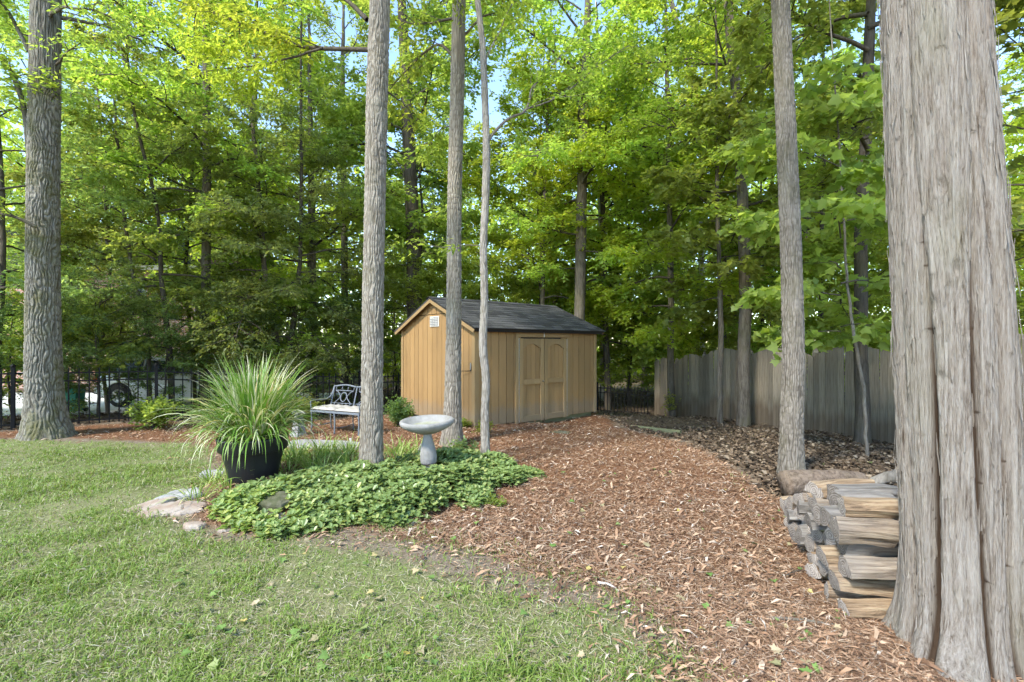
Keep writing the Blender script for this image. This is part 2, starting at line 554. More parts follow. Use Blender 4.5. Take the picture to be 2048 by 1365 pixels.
def chips(name, stops, rough=.9):
    k = NT(name)
    return k.done(k.bsdf(k.ramp(k.rand(), stops), rough, spec=.2))
M['thatch'] = chips('thatch', [(0, (.20, .16, .09)), (.4, (.32, .27, .165)), (.8, (.42, .37, .25)), (1, (.50, .46, .35))])
M['mulch_chip'] = chips('mulch_chip', [(0, (.095, .055, .033)), (.3, (.225, .128, .074)), (.6, (.335, .205, .122)), (.84, (.41, .28, .18)), (.965, (.46, .36, .265)), (1, (.52, .45, .37))])
M['litter_leaf'] = chips('litter_leaf', [(0, (.045, .03, .019)), (.5, (.105, .074, .047)), (.85, (.18, .13, .085)), (1, (.28, .225, .16))])

M['scrap'] = chips('scrap', [(0, (.10, .17, .04)), (.5, (.16, .24, .06)), (.7, (.26, .22, .12)), (.88, (.36, .29, .18)), (1, (.45, .36, .08))], .6)
def ground_mat():
    k = NT('ground')
    v = k.coords("Object")
    n1 = k.noise(v, 1.3, 6, .7)
    n2 = k.noise(v, 14, 6, .7)
    n3 = k.noise(v, 70, 4, .7)
    soil = k.ramp(n2, [(.3, (.14, .105, .072)), (.55, (.22, .175, .128)), (.8, (.30, .25, .19))])
    lawn = k.mix(k.ramp(n1, [(.42, (0, 0, 0)), (.72, (1, 1, 1))]), k.ramp(n3, [(.3, (.10, .125, .04)), (.7, (.21, .235, .085))]), k.ramp(n3, [(.3, (.18, .16, .085)), (.7, (.30, .27, .155))]))
    mulch = k.ramp(n3, [(.25, (.075, .036, .020)), (.5, (.17, .080, .040)), (.75, (.29, .16, .085))])
    litter = k.ramp(n3, [(.25, (.05, .035, .024)), (.5, (.12, .09, .062)), (.78, (.22, .18, .13))])
    c = k.mix(k.attr("lawn"), soil, lawn)
    c = k.mix(k.attr("mulch"), c, mulch)
    c = k.mix(k.attr("litter"), c, litter)
    h = k.math('ADD', n2, k.math('MULTIPLY', n3, .6))
    return k.done(k.bsdf(c, .95, k.bump(h, .7, .03), spec=.15))
M['ground'] = ground_mat()

# ------------------------------------------------------------------ terrain
CTRL = np.array([(0, 0, 0), (-4, 4, 0), (0, 4, 0), (3, 3, 0), (-9, 9.7, 0), (-8, 6, 0), (-.73, 9.6, -.05), (2.0, 12, -.14), (-3, 11.9, -.15),
                 (-3.8, 9.2, -.05), (-4.05, 12.9, -.34), (-1, 15, -.5), (4.69, 15.9, -.76), (6.3, 12.07, -.42), (7.39, 9.48, -.37), (8.13, 7.72, .03),
                 (3.4, 5.9, 0), (5, 9, -.25), (3.5, 12, -.36), (-12, 14, -.3), (0, 30, -1.2), (15, 30, -1.2), (-20, 30, -.5), (-25, 15, -.3),
                 (15, 5, .2), (20, 15, -.5), (0, -5, 0), (-10, 0, 0), (10, 0, .15), (0, 60, -1.2), (-40, 50, -.6), (40, 50, -1.2)], float)

def poly_sd(poly, x, y):
    """signed distance, positive inside"""
    p = np.asarray(poly, float)
    q = np.roll(p, -1, 0)
    d2 = np.full(x.shape, 1e9)
    ins = np.zeros(x.shape, bool)
    for (ax, ay), (bx, by) in zip(p, q):
        ex, ey = bx - ax, by - ay
        wx, wy = x - ax, y - ay
        t = np.clip((wx * ex + wy * ey) / (ex * ex + ey * ey + 1e-12), 0, 1)
        d2 = np.minimum(d2, (wx - ex * t) ** 2 + (wy - ey * t) ** 2)
        c = ((ay <= y) & (by > y)) | ((by <= y) & (ay > y))
        with np.errstate(divide='ignore', invalid='ignore'):
            xi = ax + (y - ay) / (by - ay if by != ay else 1e-9) * ex
        ins ^= c & (x < xi)
    d = np.sqrt(d2)
    return np.where(ins, d, -d)

BED = [(-2.85, 4.32), (-2.5, 4.12), (-1.97, 4.08), (-1.08, 4.28), (-.6, 4.68), (-.13, 5.2), (.22, 6.1), (.12, 6.75), (-.4, 7.0), (-1.2, 7.25), (-2.4, 7.4),
       (-3.2, 7.1), (-3.55, 6.0), (-3.3, 5.0)]
COVER = [(-2.80, 4.36), (-2.5, 4.15), (-1.97, 4.10), (-1.08, 4.32), (-.6, 4.72), (-.13, 5.25), (.20, 6.1), (.08, 6.6), (-.4, 6.75), (-.9, 6.5), (-1.5, 5.95),
         (-2.2, 5.6), (-2.7, 5.25), (-2.9, 4.8)]
LAWN = [(-14, .6), (.95, .6), (.72, 2.3), (.74, 2.72), (.6, 2.98), (.2, 3.1), (-.43, 3.37), (-1.05, 3.7), (-1.56, 3.93), (-2.5, 4.06), (-2.95, 4.3), (-3.35, 5.0),
        (-3.7, 6.0), (-4.8, 7.76), (-5.5, 8.2), (-7.5, 8.35), (-9.6, 8.3), (-14, 7.6)]
MULCH = [(-2.0, 4.15), (-1.05, 4.15), (-.62, 3.9), (-.09, 3.66), (.23, 3.37), (.72, 3.1), (.82, 2.77), (.84, 2.3), (1.0, .6), (3.4, .6), (3.2, 3.0), (2.85, 4.6),
         (2.75, 5.17), (2.9, 6.47), (3.2, 8.2), (3.25, 9.1), (2.4, 10.6), (2.2, 12.5), (-1, 14.5), (-4.05, 12.6), (-8.64, 9.4), (-10.9, 7.9), (-9.6, 8.3),
         (-7.5, 8.4), (-5.5, 8.25), (-4.8, 7.76), (-3.6, 6.1), (-3.2, 5.0), (-2.8, 4.4)]

def ground_z(x, y, detail=True):
    x = np.asarray(x, float); y = np.asarray(y, float)
    d2 = (x[..., None] - CTRL[:, 0]) ** 2 + (y[..., None] - CTRL[:, 1]) ** 2 + .6
    w = d2 ** -1.6
    z = (w * CTRL[:, 2]).sum(-1) / w.sum(-1)
    sd = poly_sd(BED, x.ravel(), y.ravel()).reshape(x.shape)
    z = z + .13 * smooth(-.05, .7, sd)
    if detail:
        p = np.stack([x.ravel() * 1.6, y.ravel() * 1.6, np.zeros(x.size)], -1)
        z = z + (.035 * (vnoise(p, 3) - .5) + .02 * (vnoise(p * 3.7, 4) - .5)).reshape(x.shape)
    return z

def gz(x, y):
    return float(ground_z(np.array([x]), np.array([y]))[0])

def zones(x, y):
    p = np.stack([x, y, np.zeros_like(x)], -1)
    wob = (fbm(p * 2.2, 21) - .5) * .45 + (fbm(p * 7, 22) - .5) * .2
    lawn = smooth(-.12, .16, poly_sd(LAWN, x, y) + wob)
    mul = smooth(-.12, .12, poly_sd(MULCH, x, y) + wob * .8)
    lit = np.where((y > 8.9) | (x > 2.2) | (y > 30), 1.0, 0.0) * smooth(-.05, .25, -poly_sd(MULCH, x, y) + wob) * (1 - lawn)
    out = smooth(9, 14, y) * (1 - mul)
    lit = np.maximum(lit, out * (1 - lawn))
    return lawn, mul * (1 - lawn * .6), lit

def axis(lo, hi, a, b, step, grow):
    mid = list(np.arange(a, b + step * .5, step))
    s, v, left = step, a, []
    while v > lo:
        s *= grow; v -= s; left.append(max(v, lo))
    s, v, right = step, mid[-1], []
    while v < hi:
        s *= grow; v += s; right.append(min(v, hi))
    return np.array(left[::-1] + mid + right)

gx = axis(-160, 160, -10, 9, .085, 1.09)
gy = axis(-60, 220, 1.2, 13.5, .085, 1.09)
XX, YY = np.meshgrid(gx, gy)
ZZ = ground_z(XX, YY)
lw, mu, li = zones(XX.ravel(), YY.ravel())
nx, ny = len(gx), len(gy)
r = (np.arange(ny - 1)[:, None] * nx + np.arange(nx - 1)[None]).ravel()
gq = np.stack([r, r + 1, r + 1 + nx, r + nx], -1)
g = Geo().add(np.stack([XX.ravel(), YY.ravel(), ZZ.ravel()], -1), gq)
ground = g.build('ground', M['ground'], smooth_faces=True, attrs={'lawn': lw, 'mulch': mu, 'litter': li})
tag(ground, 'yard ground of soil, thin lawn and bark mulch running into the woods', kind='structure')

def gp(px, py, z=0.0):
    y = (CAM_Z - z) * F / (py - HZ)
    return (px - 1024) / F * y, y

def at(px, py, y):
    """world point seen at a photo pixel at depth y"""
    return np.array([(px - 1024) / F * y, y, CAM_Z - (py - HZ) / F * y])

def img_sample(n, px0, px1, py0, py1):
    px = RNG.uniform(px0, px1, n)
    py = RNG.uniform(py0, py1, n)
    y = CAM_Z * F / (py - HZ)
    return (px - 1024) / F * y, y

# ---- lawn grass
def grass():
    x1, y1 = img_sample(300000, -380, 1500, 866, 1500)
    x2 = RNG.uniform(-9.5, 1.2, 120000); y2 = RNG.uniform(1.6, 8.6, 120000)
    x = np.concatenate([x1, x2]); y = np.concatenate([y1, y2])
    p = np.stack([x, y, np.zeros_like(x)], -1)
    lawn, mul, _ = zones(x, y)
    patch = smooth(.38, .62, fbm(p * 1.1, 31) * .6 + fbm(p * 4.5, 33) * .4)
    # worn, thinner turf towards the mulch
    wear = smooth(0, 1.6, poly_sd(LAWN, x, y))
    keep = lawn * (.22 + .70 * patch) * (.35 + .65 * wear)
    for qx, qy, qr in ((-1.15, 3.15, .55), (-.35, 2.55, .35), (-2.3, 3.5, .35), (.2, 2.5, .25), (-4.2, 5.2, .5), (-3.0, 2.6, .3)):
        keep = keep * (1 - .92 * np.exp(-(((x - qx) / qr) ** 2 + ((y - qy) / (qr * .55)) ** 2)) * (.5 + fbm(p * 6, 37)))
    keep = np.maximum(keep, .09 * (poly_sd(BED, x, y) < 0) * (poly_sd(MULCH, x, y) < .25) * (y < 6))
    inbed = poly_sd(BED, x, y) > -.02
    k = (RNG.random(len(x)) < keep) & ~inbed
    x, y, patch = x[k], y[k], patch[k]
    n = len(x)
    tuft = vnoise(np.stack([x * 6, y * 6, np.zeros(n)], -1), 41)
    L = (.036 + .070 * RNG.random(n) ** 1.3) * (.5 + 1.05 * tuft * (.4 + .6 * patch))
    az = RNG.uniform(0, 2 * np.pi, n)
    lean = RNG.uniform(.2, 1.2, n)
    d = np.stack([np.cos(az) * np.sin(lean), np.sin(az) * np.sin(lean), np.cos(lean)], -1)
    w = (.0017 + .0013 * RNG.random(n)) * (1 + .11 * y)
    side = norm(np.stack([-np.sin(az), np.cos(az), RNG.normal(0, .3, n)], -1)) * w[:, None]
    base = np.stack([x, y, ground_z(x, y) - .004], -1)
    mid = base + d * (L * .55)[:, None]
    tip = base + d * L[:, None] * 1.0 + np.stack([np.cos(az), np.sin(az), -1.1 * np.ones(n)], -1) * (L * .28)[:, None]
    tip[:, 2] = np.maximum(tip[:, 2], base[:, 2] + .008)
    V = np.stack([base - side, base + side, mid + side * .8, mid - side * .8, tip], 1).reshape(-1, 3)
    o = np.arange(n)[:, None] * 5
    G = Geo().add(V, [np.array([[0, 1, 2, 3]]) + o, np.array([[3, 2, 4]]) + o])
    ob = G.build('lawn_grass', M['grass'])
    tag(ob, 'thin green lawn grass mixed with dry straw-coloured blades', 'grass', kind='stuff')
    return n
n_grass = grass()
def thatch():
    x1, y1 = img_sample(46000, -380, 1500, 866, 1500)
    lawn, mul, _ = zones(x1, y1)
    k = (RNG.random(len(x1)) < np.maximum(lawn, .25 * (poly_sd(LAWN, x1, y1) > -.8))) & (poly_sd(BED, x1, y1) < -.02)
    x, y = x1[k], y1[k]; n = len(x)
    az = RNG.uniform(0, 2 * np.pi, n)
    d = np.stack([np.cos(az), np.sin(az), np.abs(RNG.normal(0, .22, n))], -1)
    nr = np.stack([RNG.normal(0, .5, n), RNG.normal(0, .5, n), np.ones(n)], -1)
    pos = np.stack([x, y, ground_z(x, y) + .001 + .012 * RNG.random(n)], -1)
    T = np.array([(-.5, 0, 0), (.5, 0, 0), (.36, .6, .10), (-.3, .6, .08), (0.02, 1, .02)])
    V, Fc = scatter(T, [np.array([(0, 1, 2, 3)]), np.array([(3, 2, 4)])], pos, frames(d, nr), .02 + .045 * RNG.random(n), (.028 + .022 * RNG.random(n)) * (1 + .12 * y))
    tag(Geo().add(V, Fc).build('dry_thatch', M['thatch']), 'flattened dry straw thatch between the green grass blades', 'grass', kind='stuff')
thatch()

# ---- mulch chips
CHIP = (np.array([(-.22, 0, 0), (.30, .05, 0), (-.5, .42, .22), (.46, .6, .2), (-.26, 1, 0), (.10, .93, .02)]), [np.array([(0, 1, 3, 2), (2, 3, 5, 4)])])
def mulch():
    x1, y1 = img_sample(165000, 330, 2350, 836, 1520)
    x2 = RNG.uniform(-10, 3.3, 45000); y2 = RNG.uniform(3, 13, 45000)
    x = np.concatenate([x1, x2]); y = np.concatenate([y1, y2])
    lawn, mul, lit = zones(x, y)
    k = RNG.random(len(x)) < np.maximum(mul, .42 * smooth(-.75, .0, poly_sd(MULCH, x, y)) ** 1.5) * (1 - .6 * lawn)
    k &= poly_sd(COVER, x, y) < .1
    x, y = x[k], y[k]
    n = len(x)
    L = (.011 + .028 * RNG.random(n) + .10 * RNG.random(n) ** 7) * (.75 + .05 * y)
    big = RNG.random(n) < .008
    L[big] *= 1.5
    W = .05 + .19 * RNG.random(n) ** 1.6
    W[big] *= .8
    az = RNG.uniform(0, 2 * np.pi, n)
    d = np.stack([np.cos(az), np.sin(az), RNG.normal(0, .20, n)], -1)
    nr = np.stack([RNG.normal(0, .38, n), RNG.normal(0, .38, n), np.ones(n)], -1)
    pos = np.stack([x, y, ground_z(x, y) + .003 + .020 * RNG.random(n) ** 1.5], -1)
    V, Fc = scatter(CHIP[0], CHIP[1], pos, frames(d, nr), L, W)
    ob = Geo().add(V, Fc).build('mulch_chips', M['mulch_chip'])
    tag(ob, 'reddish brown shredded bark mulch and pale wood chips', 'mulch', kind='stuff')
    # pine needles and fine shreds
    m = 110000
    x, y = img_sample(m, 560, 2350, 838, 1500)
    lawn, mul, lit = zones(x, y)
    k = (RNG.random(m) < mul) & (poly_sd(COVER, x, y) < 0)
    x, y = x[k], y[k]; m = len(x)
    az = RNG.uniform(0, 2 * np.pi, m)
    d = np.stack([np.cos(az), np.sin(az), RNG.normal(0, .12, m)], -1)
    pos = np.stack([x, y, ground_z(x, y) + .012 + .02 * RNG.random(m)], -1)
    nr = np.stack([RNG.normal(0, .3, m), RNG.normal(0, .3, m), np.ones(m)], -1)
    V, Fc = scatter(np.array([(-.5, 0, 0), (.5, 0, 0), (.1, 1, .05), ]), [np.array([(0, 1, 2)])], pos, frames(d, nr), .04 + .08 * RNG.random(m), np.full(m, .045) * (1 + .12 * y))
    ob = Geo().add(V, Fc).build('bark_shreds', M['mulch_chip'])
    tag(ob, 'fine fibrous bark shreds and needles lying on the mulch', 'mulch', kind='stuff')
mulch()

def litter():
    x1, y1 = img_sample(60000, 1150, 2250, 828, 1080)
    y1 = y1
    x2 = RNG.uniform(-14, 16, 40000); y2 = RNG.uniform(8, 22, 40000)
    x = np.concatenate([x1, x2]); y = np.concatenate([y1, y2])
    lawn, mul, lit = zones(x, y)
    k = RNG.random(len(x)) < lit
    x, y = x[k], y[k]
    n = len(x)
    az = RNG.uniform(0, 2 * np.pi, n)
    d = np.stack([np.cos(az), np.sin(az), RNG.normal(0, .35, n)], -1)
    nr = np.stack([RNG.normal(0, .5, n), RNG.normal(0, .5, n), np.ones(n)], -1)
    pos = np.stack([x, y, ground_z(x, y) + .006 + .025 * RNG.random(n)], -1)
    T = (np.array([(0, 0, 0), (.32, .45, .18), (0, 1, -.05), (-.32, .45, .16)]), [np.array([(0, 1, 2), (0, 2, 3)])])
    V, Fc = scatter(T[0], T[1], pos, frames(d, nr), .04 + .065 * RNG.random(n))
    ob = Geo().add(V, Fc).build('leaf_litter', M['litter_leaf'])
    tag(ob, 'dry brown fallen leaves covering the shaded ground by the fences', 'leaves', kind='stuff')
litter()
def scraps():
    n = 420
    x, y = img_sample(n, 300, 1800, 880, 1480)
    k = poly_sd(COVER, x, y) < -.05
    x, y = x[k], y[k]; n = len(x)
    az = RNG.uniform(0, 2 * np.pi, n)
    d = np.stack([np.cos(az), np.sin(az), RNG.normal(0, .2, n)], -1)
    nr = np.stack([RNG.normal(0, .3, n), RNG.normal(0, .3, n), np.ones(n)], -1)
    pos = np.stack([x, y, ground_z(x, y) + .03], -1)
    V, Fc = scatter(MAPLE[0] * np.array([1, 1, 2.5]), MAPLE[1], pos, frames(d, nr), .022 + .04 * RNG.random(n))
    tag(Geo().add(V, Fc).build('leaf_scraps', M['scrap']), 'scattered green and yellow leaf scraps on the mulch and lawn', 'leaves', kind='stuff')
scraps()

# ------------------------------------------------------------------ driveway beyond the fence
def slab_sheet(name, poly, lift, m, th=.1):
    P = np.array(poly, float)
    z = ground_z(P[:, 0], P[:, 1], False).max() + lift
    n = len(P)
    V = np.concatenate([np.c_[P, np.full(n, z)], np.c_[P, np.full(n, z - th)]])
    j = np.arange(n)
    return Geo().add(V, [np.arange(n)[None], np.stack([j, j + n, (j + 1) % n + n, (j + 1) % n], -1)]).build(name, m)
drv = slab_sheet('driveway', [(-24, 12.6), (-14.5, 12.6), (-6.5, 14.4), (-6.2, 18.5), (-24, 18.5)], .03, M['driveway'], .4)
tag(drv, 'pale concrete driveway beyond the black fence', kind='structure')
DRV_Z = max(v.co.z for v in drv.data.vertices)

# ------------------------------------------------------------------ shed
SH = thing('garden_shed', 'tan wooden garden shed with double doors and dark shingle roof', 'shed',
           (-.735, 9.6, -.06), math.atan2(.6454, .7638))
LU, LV, WH = 3.66, 3.05, 2.02          # long side along +x, gable side along +y, wall height
RISE = .64
TH = .018
shed_rng = random.Random(3)
def part(name, geo_v, geo_f, m, parent, sm=False):
    return Geo().add(geo_v, geo_f).build(name, m, parent, sm)
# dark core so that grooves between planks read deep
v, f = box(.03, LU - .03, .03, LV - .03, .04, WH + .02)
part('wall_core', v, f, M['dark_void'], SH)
# long wall planks (y = 0 face)
PW = .2035
nP = 18
for i in range(nP):
    x0, x1 = i * LU / nP + .006, (i + 1) * LU / nP - .006
    if 1.14 < x0 and x1 < 2.60:          # behind the doors
        continue
    o = part('plank', *bevel_box(x0, x1, .0, TH + .012, .02 + shed_rng.uniform(-.004, .004), WH, .004), M['siding'], SH)
for i in range(nP):                       # far long wall and far gable, same boards
    x0, x1 = i * LU / nP + .004, (i + 1) * LU / nP - .004
    part('plank', *bevel_box(x0, x1, LV - TH - .012, LV, .02, WH, .004), M['siding'], SH)
nG = 15
def gable_top(y):
    return WH + RISE * (1 - abs(y - LV / 2) / (LV / 2))
SEAM = 2.33
for side in (0, 1):
    xa, xb = (0.0, TH + .012) if side == 0 else (LU - TH - .012, LU)
    for i in range(nG):
        y0, y1 = i * LV / nG + .006, (i + 1) * LV / nG - .006
        y0, y1 = max(y0, .032), min(y1, LV - .032)
        t0, t1 = min(gable_top(y0), SEAM), min(gable_top(y1), SEAM)
        poly = [(y0, .02), (y1, .02), (y1, t1)]
        ym = LV / 2
        for yk in (LV / 2 * (1 + (gable_top(LV / 2) - SEAM) / RISE), LV / 2 * (1 - (gable_top(LV / 2) - SEAM) / RISE)):
            if y0 < yk < y1:
                poly.append((yk, SEAM))
        poly.append((y0, t0))
        V, Fc = prism(poly, xa, xb)
        V = V[:, [1, 0, 2]]
        part('plank', V, [q[:, ::-1] for q in Fc], M['siding'], SH)
        # short boards above the seam
        a, b = max(y0, LV / 2 - LV / 2 * (WH + RISE - SEAM) / RISE), min(y1, LV / 2 + LV / 2 * (WH + RISE - SEAM) / RISE)
        if b - a > .03:
            poly = [(a, SEAM + .012), (b, SEAM + .012), (b, max(gable_top(b), SEAM + .013))]
            if a < ym < b: poly.append((ym, gable_top(ym)))
            poly.append((a, max(gable_top(a), SEAM + .013)))
            V, Fc = prism(poly, xa - .012 if side == 0 else xa, xb if side == 0 else xb + .012)
            V = V[:, [1, 0, 2]]
            part('plank', V, [q[:, ::-1] for q in Fc], M['siding'], SH)
# corner boards
for x0, x1, y0, y1 in ((-.02, .0, -.02, .085), (0.0, .085, -.02, .0), (LU - .085, LU, -.02, 0.0), (LU, LU + .02, -.02, .085), (-.02, 0.0, LV - .085, LV + .02), (LU, LU + .02, LV - .085, LV + .02)):
    part('corner_board', *bevel_box(x0, x1, y0, y1, .01, WH + .01, .004), M['siding_trim'], SH)
# skids
for y in (.15, LV / 2, LV - .15):
    part('skid', *bevel_box(.05, LU - .05, y - .05, y + .05, -.16, .02, .006), M['timber'], SH)
for x in (.2, 1.3, 2.4, 3.4):
    part('support_block', *bevel_box(x - .1, x + .1, .06, .26, -.30, -.162, .008), M['greystone'], SH)

# roof: two decks, rake boards, fascia, shingles
OV, OG = .17, .13                    # eave and gable overhang
pitch = math.atan2(RISE, LV / 2)
sl = (LV / 2 + OV) / math.cos(pitch)
roof = None
def deck_frame(sign):
    # origin at the ridge, local x along the ridge, local y down the slope, local z normal
    ydir = np.array([0, -math.cos(pitch) * sign, -math.sin(pitch)])
    zdir = np.array([0, -math.sin(pitch) * sign, math.cos(pitch)])
    xdir = np.cross(ydir, zdir)
    return np.stack([xdir, ydir, zdir], -1), np.array([LU / 2, LV / 2, WH + RISE + .03])
Rf, Of = deck_frame(1)
def put(V, R, O): return V @ R.T + O
W2 = LU / 2 + OG
v, f = box(-W2, W2, .0, sl, -.02, .012)
roof = part('roof', put(v, Rf, Of), f, M['dark_void'], SH)
Rb, Ob = deck_frame(-1)
v, f = box(-W2, W2, .012, sl, -.02, .018)
part('back_slope', put(v, Rb, Ob), f, M['shingle'], roof)
nc, tabw = 13, .29
ce = (sl + .02) / nc
sh_v = np.array([(0, 0, .0), (tabw - .006, 0, .0), (tabw - .006, ce + .05, .0), (0, ce + .05, .0), (0, 0, .004), (tabw - .006, 0, .004), (tabw - .006, ce + .05, .016), (0, ce + .05, .016)])
sh_f = box(0, 1, 0, 1, 0, 1)[1]
def shingle_mesh(w):
    q = sh_v.copy()
    q[:, 0] = np.where(q[:, 0] > .01, w, 0)
    return Geo().add(q, sh_f).mesh('shingle', M['shingle'])
full = shingle_mesh(tabw - .006)
Mf = Matrix([[*Rf[0], Of[0]], [*Rf[1], Of[1]], [*Rf[2], Of[2]], [0, 0, 0, 1]])
tot = 2 * W2 + .02
for c in range(nc):
    off = (0, .14, .06, .2)[c % 4]
    x = -W2 - .01 - (tabw - off if off else 0)
    while x < W2:
        a, b = max(x, -W2 - .012), min(x + tabw - .006, W2 + .012)
        if b - a > .03:
            o = link('shingle', full if abs((b - a) - (tabw - .006)) < 1e-4 else shingle_mesh(b - a), roof)
            o.matrix_local = Mf @ Matrix.Translation((a, c * ce - .03 + shed_rng.uniform(-.004, .004), .0135 + c * .0005 + shed_rng.uniform(0, .003))) @ Matrix.Rotation(math.radians(-.9), 4, 'X')
        x += tabw
v, f = box(-W2, W2, -.09, .09, .028, .038)
# ridge caps
for k in range(14):
    x0 = -W2 + k * 2 * W2 / 14
    x1 = x0 + 2 * W2 / 14 + .02
    G = Geo()
    for R_, O_ in ((Rf, Of), (Rb, Ob)):
        sgn = 1 if R_ is Rf else -1
        xa, xb = (x0, x1) if sgn > 0 else (-x1, -x0)
        v, f = box(xa, xb, -.004, .13, .030 + .002 * (k % 2), .036 + .002 * (k % 2))
        G.add(put(v, R_, O_), f)
    G.build('ridge_cap', M['shingle'], roof)
# rake boards on the near gable, fascia below the eaves
for R_, O_, sg in ((Rf, Of, 1), (Rb, Ob, -1)):
    for end in (-1, 1):
        xo = -W2 * sg if end < 0 else W2 * sg
        a, b = (xo, xo + .022 * (1 if xo < 0 else -1))
        v, f = bevel_box(min(a, b) - .001, max(a, b) + .001, .015, sl - .01, -.095, -.021, .003)
        part('rake_board', put(v, R_, O_), f, M['siding_trim'], roof)
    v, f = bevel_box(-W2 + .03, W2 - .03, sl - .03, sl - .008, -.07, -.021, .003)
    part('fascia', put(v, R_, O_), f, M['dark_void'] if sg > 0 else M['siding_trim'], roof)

# vent in the near gable
vt = part('vent', *bevel_box(-.022, 0.0, LV / 2 - .20, LV / 2 + .20 - .03, 2.06, 2.29, .006), M['vent'], SH)
for k in range(3):
    y0 = LV / 2 - .18 + k * .115
    part('louver', *bevel_box(-.030, -.020, y0, y0 + .10, 2.08, 2.27, .003), M['vent_dark'], vt)
    for j in range(5):
        v, f = box(-.036, -.029, y0 + .006, y0 + .094, 2.09 + j * .037, 2.10 + j * .037)
        part('slat', v, f, M['vent'], vt)

# door surround and two doors on the long wall
DX0, DX1, DZ = 1.14, 2.60, 1.80
T = .10
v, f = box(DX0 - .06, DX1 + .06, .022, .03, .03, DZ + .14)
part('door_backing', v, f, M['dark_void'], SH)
part('door_trim', *bevel_box(DX0 - .09, DX0, -.03, .0, -.02, DZ + .02, .004), M['siding_trim'], SH)
part('door_trim', *bevel_box(DX1, DX1 + .09, -.03, .0, .0, DZ + .02, .004), M['siding_trim'], SH)
part('door_trim', *bevel_box(DX0 - .09, DX1 + .09, -.032, .0, DZ + .023, DZ + .13, .004), M['siding_trim'], SH)
part('flashing', *bevel_box(DX0 - .012, DX0 - .002, -.036, -.031, .0, DZ, .001), M['steel'], SH)
part('flashing', *bevel_box(DX1 + .002, DX1 + .012, -.036, -.031, .0, DZ, .001), M['steel'], SH)
def door(x0, x1, side):
    d = part('door', *box(x0 + .01, x1 - .01, .004, .018, .0, DZ - .01), M['siding'], SH)
    yF0, yF1 = -.042, -.004
    part('stile', *bevel_box(x0 + .006, x0 + .006 + T, yF0, yF1, -.01, DZ - .005, .004), M['siding_trim'], d)
    part('stile', *bevel_box(x1 - .006 - T, x1 - .006, yF0, yF1, -.01, DZ - .005, .004), M['siding_trim'], d)
    a, b = x0 + .008 + T, x1 - .008 - T
    part('rail', *bevel_box(a, b, yF0 + .002, yF1, .0, .13, .004), M['siding_trim'], d)
    part('rail', *bevel_box(a, b, yF0 + .002, yF1, .80, .91, .004), M['siding_trim'], d)
    zt, za, zb = DZ - .008, DZ - .12, DZ - .21
    poly = [(b, zt), (a, zt), (a, zb)]
    for t in np.linspace(0, 1, 13):
        x = a + .035 + (b - a - .07) * t
        poly.append((x, zb + (za - zb) * math.sin(math.pi * t) ** .8))
    poly.append((b, zb))
    V, Fc = prism(poly, yF0 + .002, yF1)
    part('arched_rail', V, Fc, M['siding_trim'], d)
    n = 4
    for i in range(n):
        p0, p1 = a + (b - a) * i / n + .003, a + (b - a) * (i + 1) / n - .003
        part('panel_board', *bevel_box(p0, p1, -.0035, .003, .131, .799, .002), M['siding'], d)
        part('panel_board', *bevel_box(p0, p1, -.0035, .003, .911, DZ - .115, .002), M['siding'], d)
    for z in (.25, 1.5):
        hx = x0 + .002 if side < 0 else x1 - .002
        part('hinge', *bevel_box(hx - .012, hx + .012, -.036, -.0305, z, z + .09, .002), M['brass'], d)
    return d
mid = (DX0 + DX1) / 2
d1 = door(DX0, mid - .003, -1)
d2 = door(mid + .003, DX1, 1)
G = Geo()
G.add(*lathe([(.0, -.09), (.018, -.088), (.026, -.075), (.022, -.06), (.011, -.052), (.011, -.036), (.03, -.034), (.03, -.030)], 16))
V = np.concatenate(G.v)[:, [0, 2, 1]] + np.array([mid - .06, 0, .86])
part('knob', V, [q[:, ::-1] for q in G.f], M['brass'], d1, True)
part('latch_bar', *bevel_box(mid - .012, mid + .012, -.044, -.034, DZ + .03, DZ + .15, .002), M['steel'], SH)
# hook bracket on the near gable wall by the corner
pts = spline([(-.02, .11, 1.17), (-.03, .12, 1.14), (-.07, .30, 1.13), (-.09, .37, 1.13), (-.10, .385, 1.155)], 14)
part('hook', *tube(pts, .008, 6), M['black_metal'], SH)
part('hook_plate', *bevel_box(-.028, -.0205, .10, .13, 1.13, 1.30, .002), M['steel'], SH)

# ------------------------------------------------------------------ bird bath
bx, by = gp(858, 940, .13)
BB = thing('bird_bath', 'pale concrete bird bath on a vase pedestal among the groundcover', 'bird bath', (bx, by, gz(bx, by) + .015))
k_ = by / F
zb = 945
def pz(py): return (zb - py) * k_
bowl = [(.0, pz(856)), (9 * k_, pz(866)), (20 * k_, pz(866.5)), (38 * k_, pz(859)), (50 * k_, pz(852)), (53.5 * k_, pz(847)), (54 * k_, pz(843.5)), (52.5 * k_, pz(841)), (50 * k_, pz(840)), (46 * k_, pz(841)), (42 * k_, pz(845)), (30 * k_, pz(852)), (15 * k_, pz(855)), (0.0005, pz(855.8))]
bo = part('bowl', *lathe(bowl[1:], 56), M['concrete'], BB, True)
part('dirty_water', *lathe([(31 * k_, pz(851)), (20 * k_, pz(850.9)), (.001, pz(850.8))], 40), M['concrete_green'], bo, True)
ped = [(8.37 * k_, pz(866)), (7.91 * k_, pz(869)), (8.84 * k_, pz(876)), (11.16 * k_, pz(886)), (14.42 * k_, pz(898)), (16.37 * k_, pz(909)), (16.74 * k_, pz(917)), (16.18 * k_, pz(923)), (16.00 * k_, pz(925)), (15.35 * k_, pz(927.6)), (12.09 * k_, pz(929)), (9.77 * k_, pz(932)), (9.30 * k_, pz(936)), (12.09 * k_, pz(943)), (16.74 * k_, pz(947)), (17.67 * k_, pz(953))]
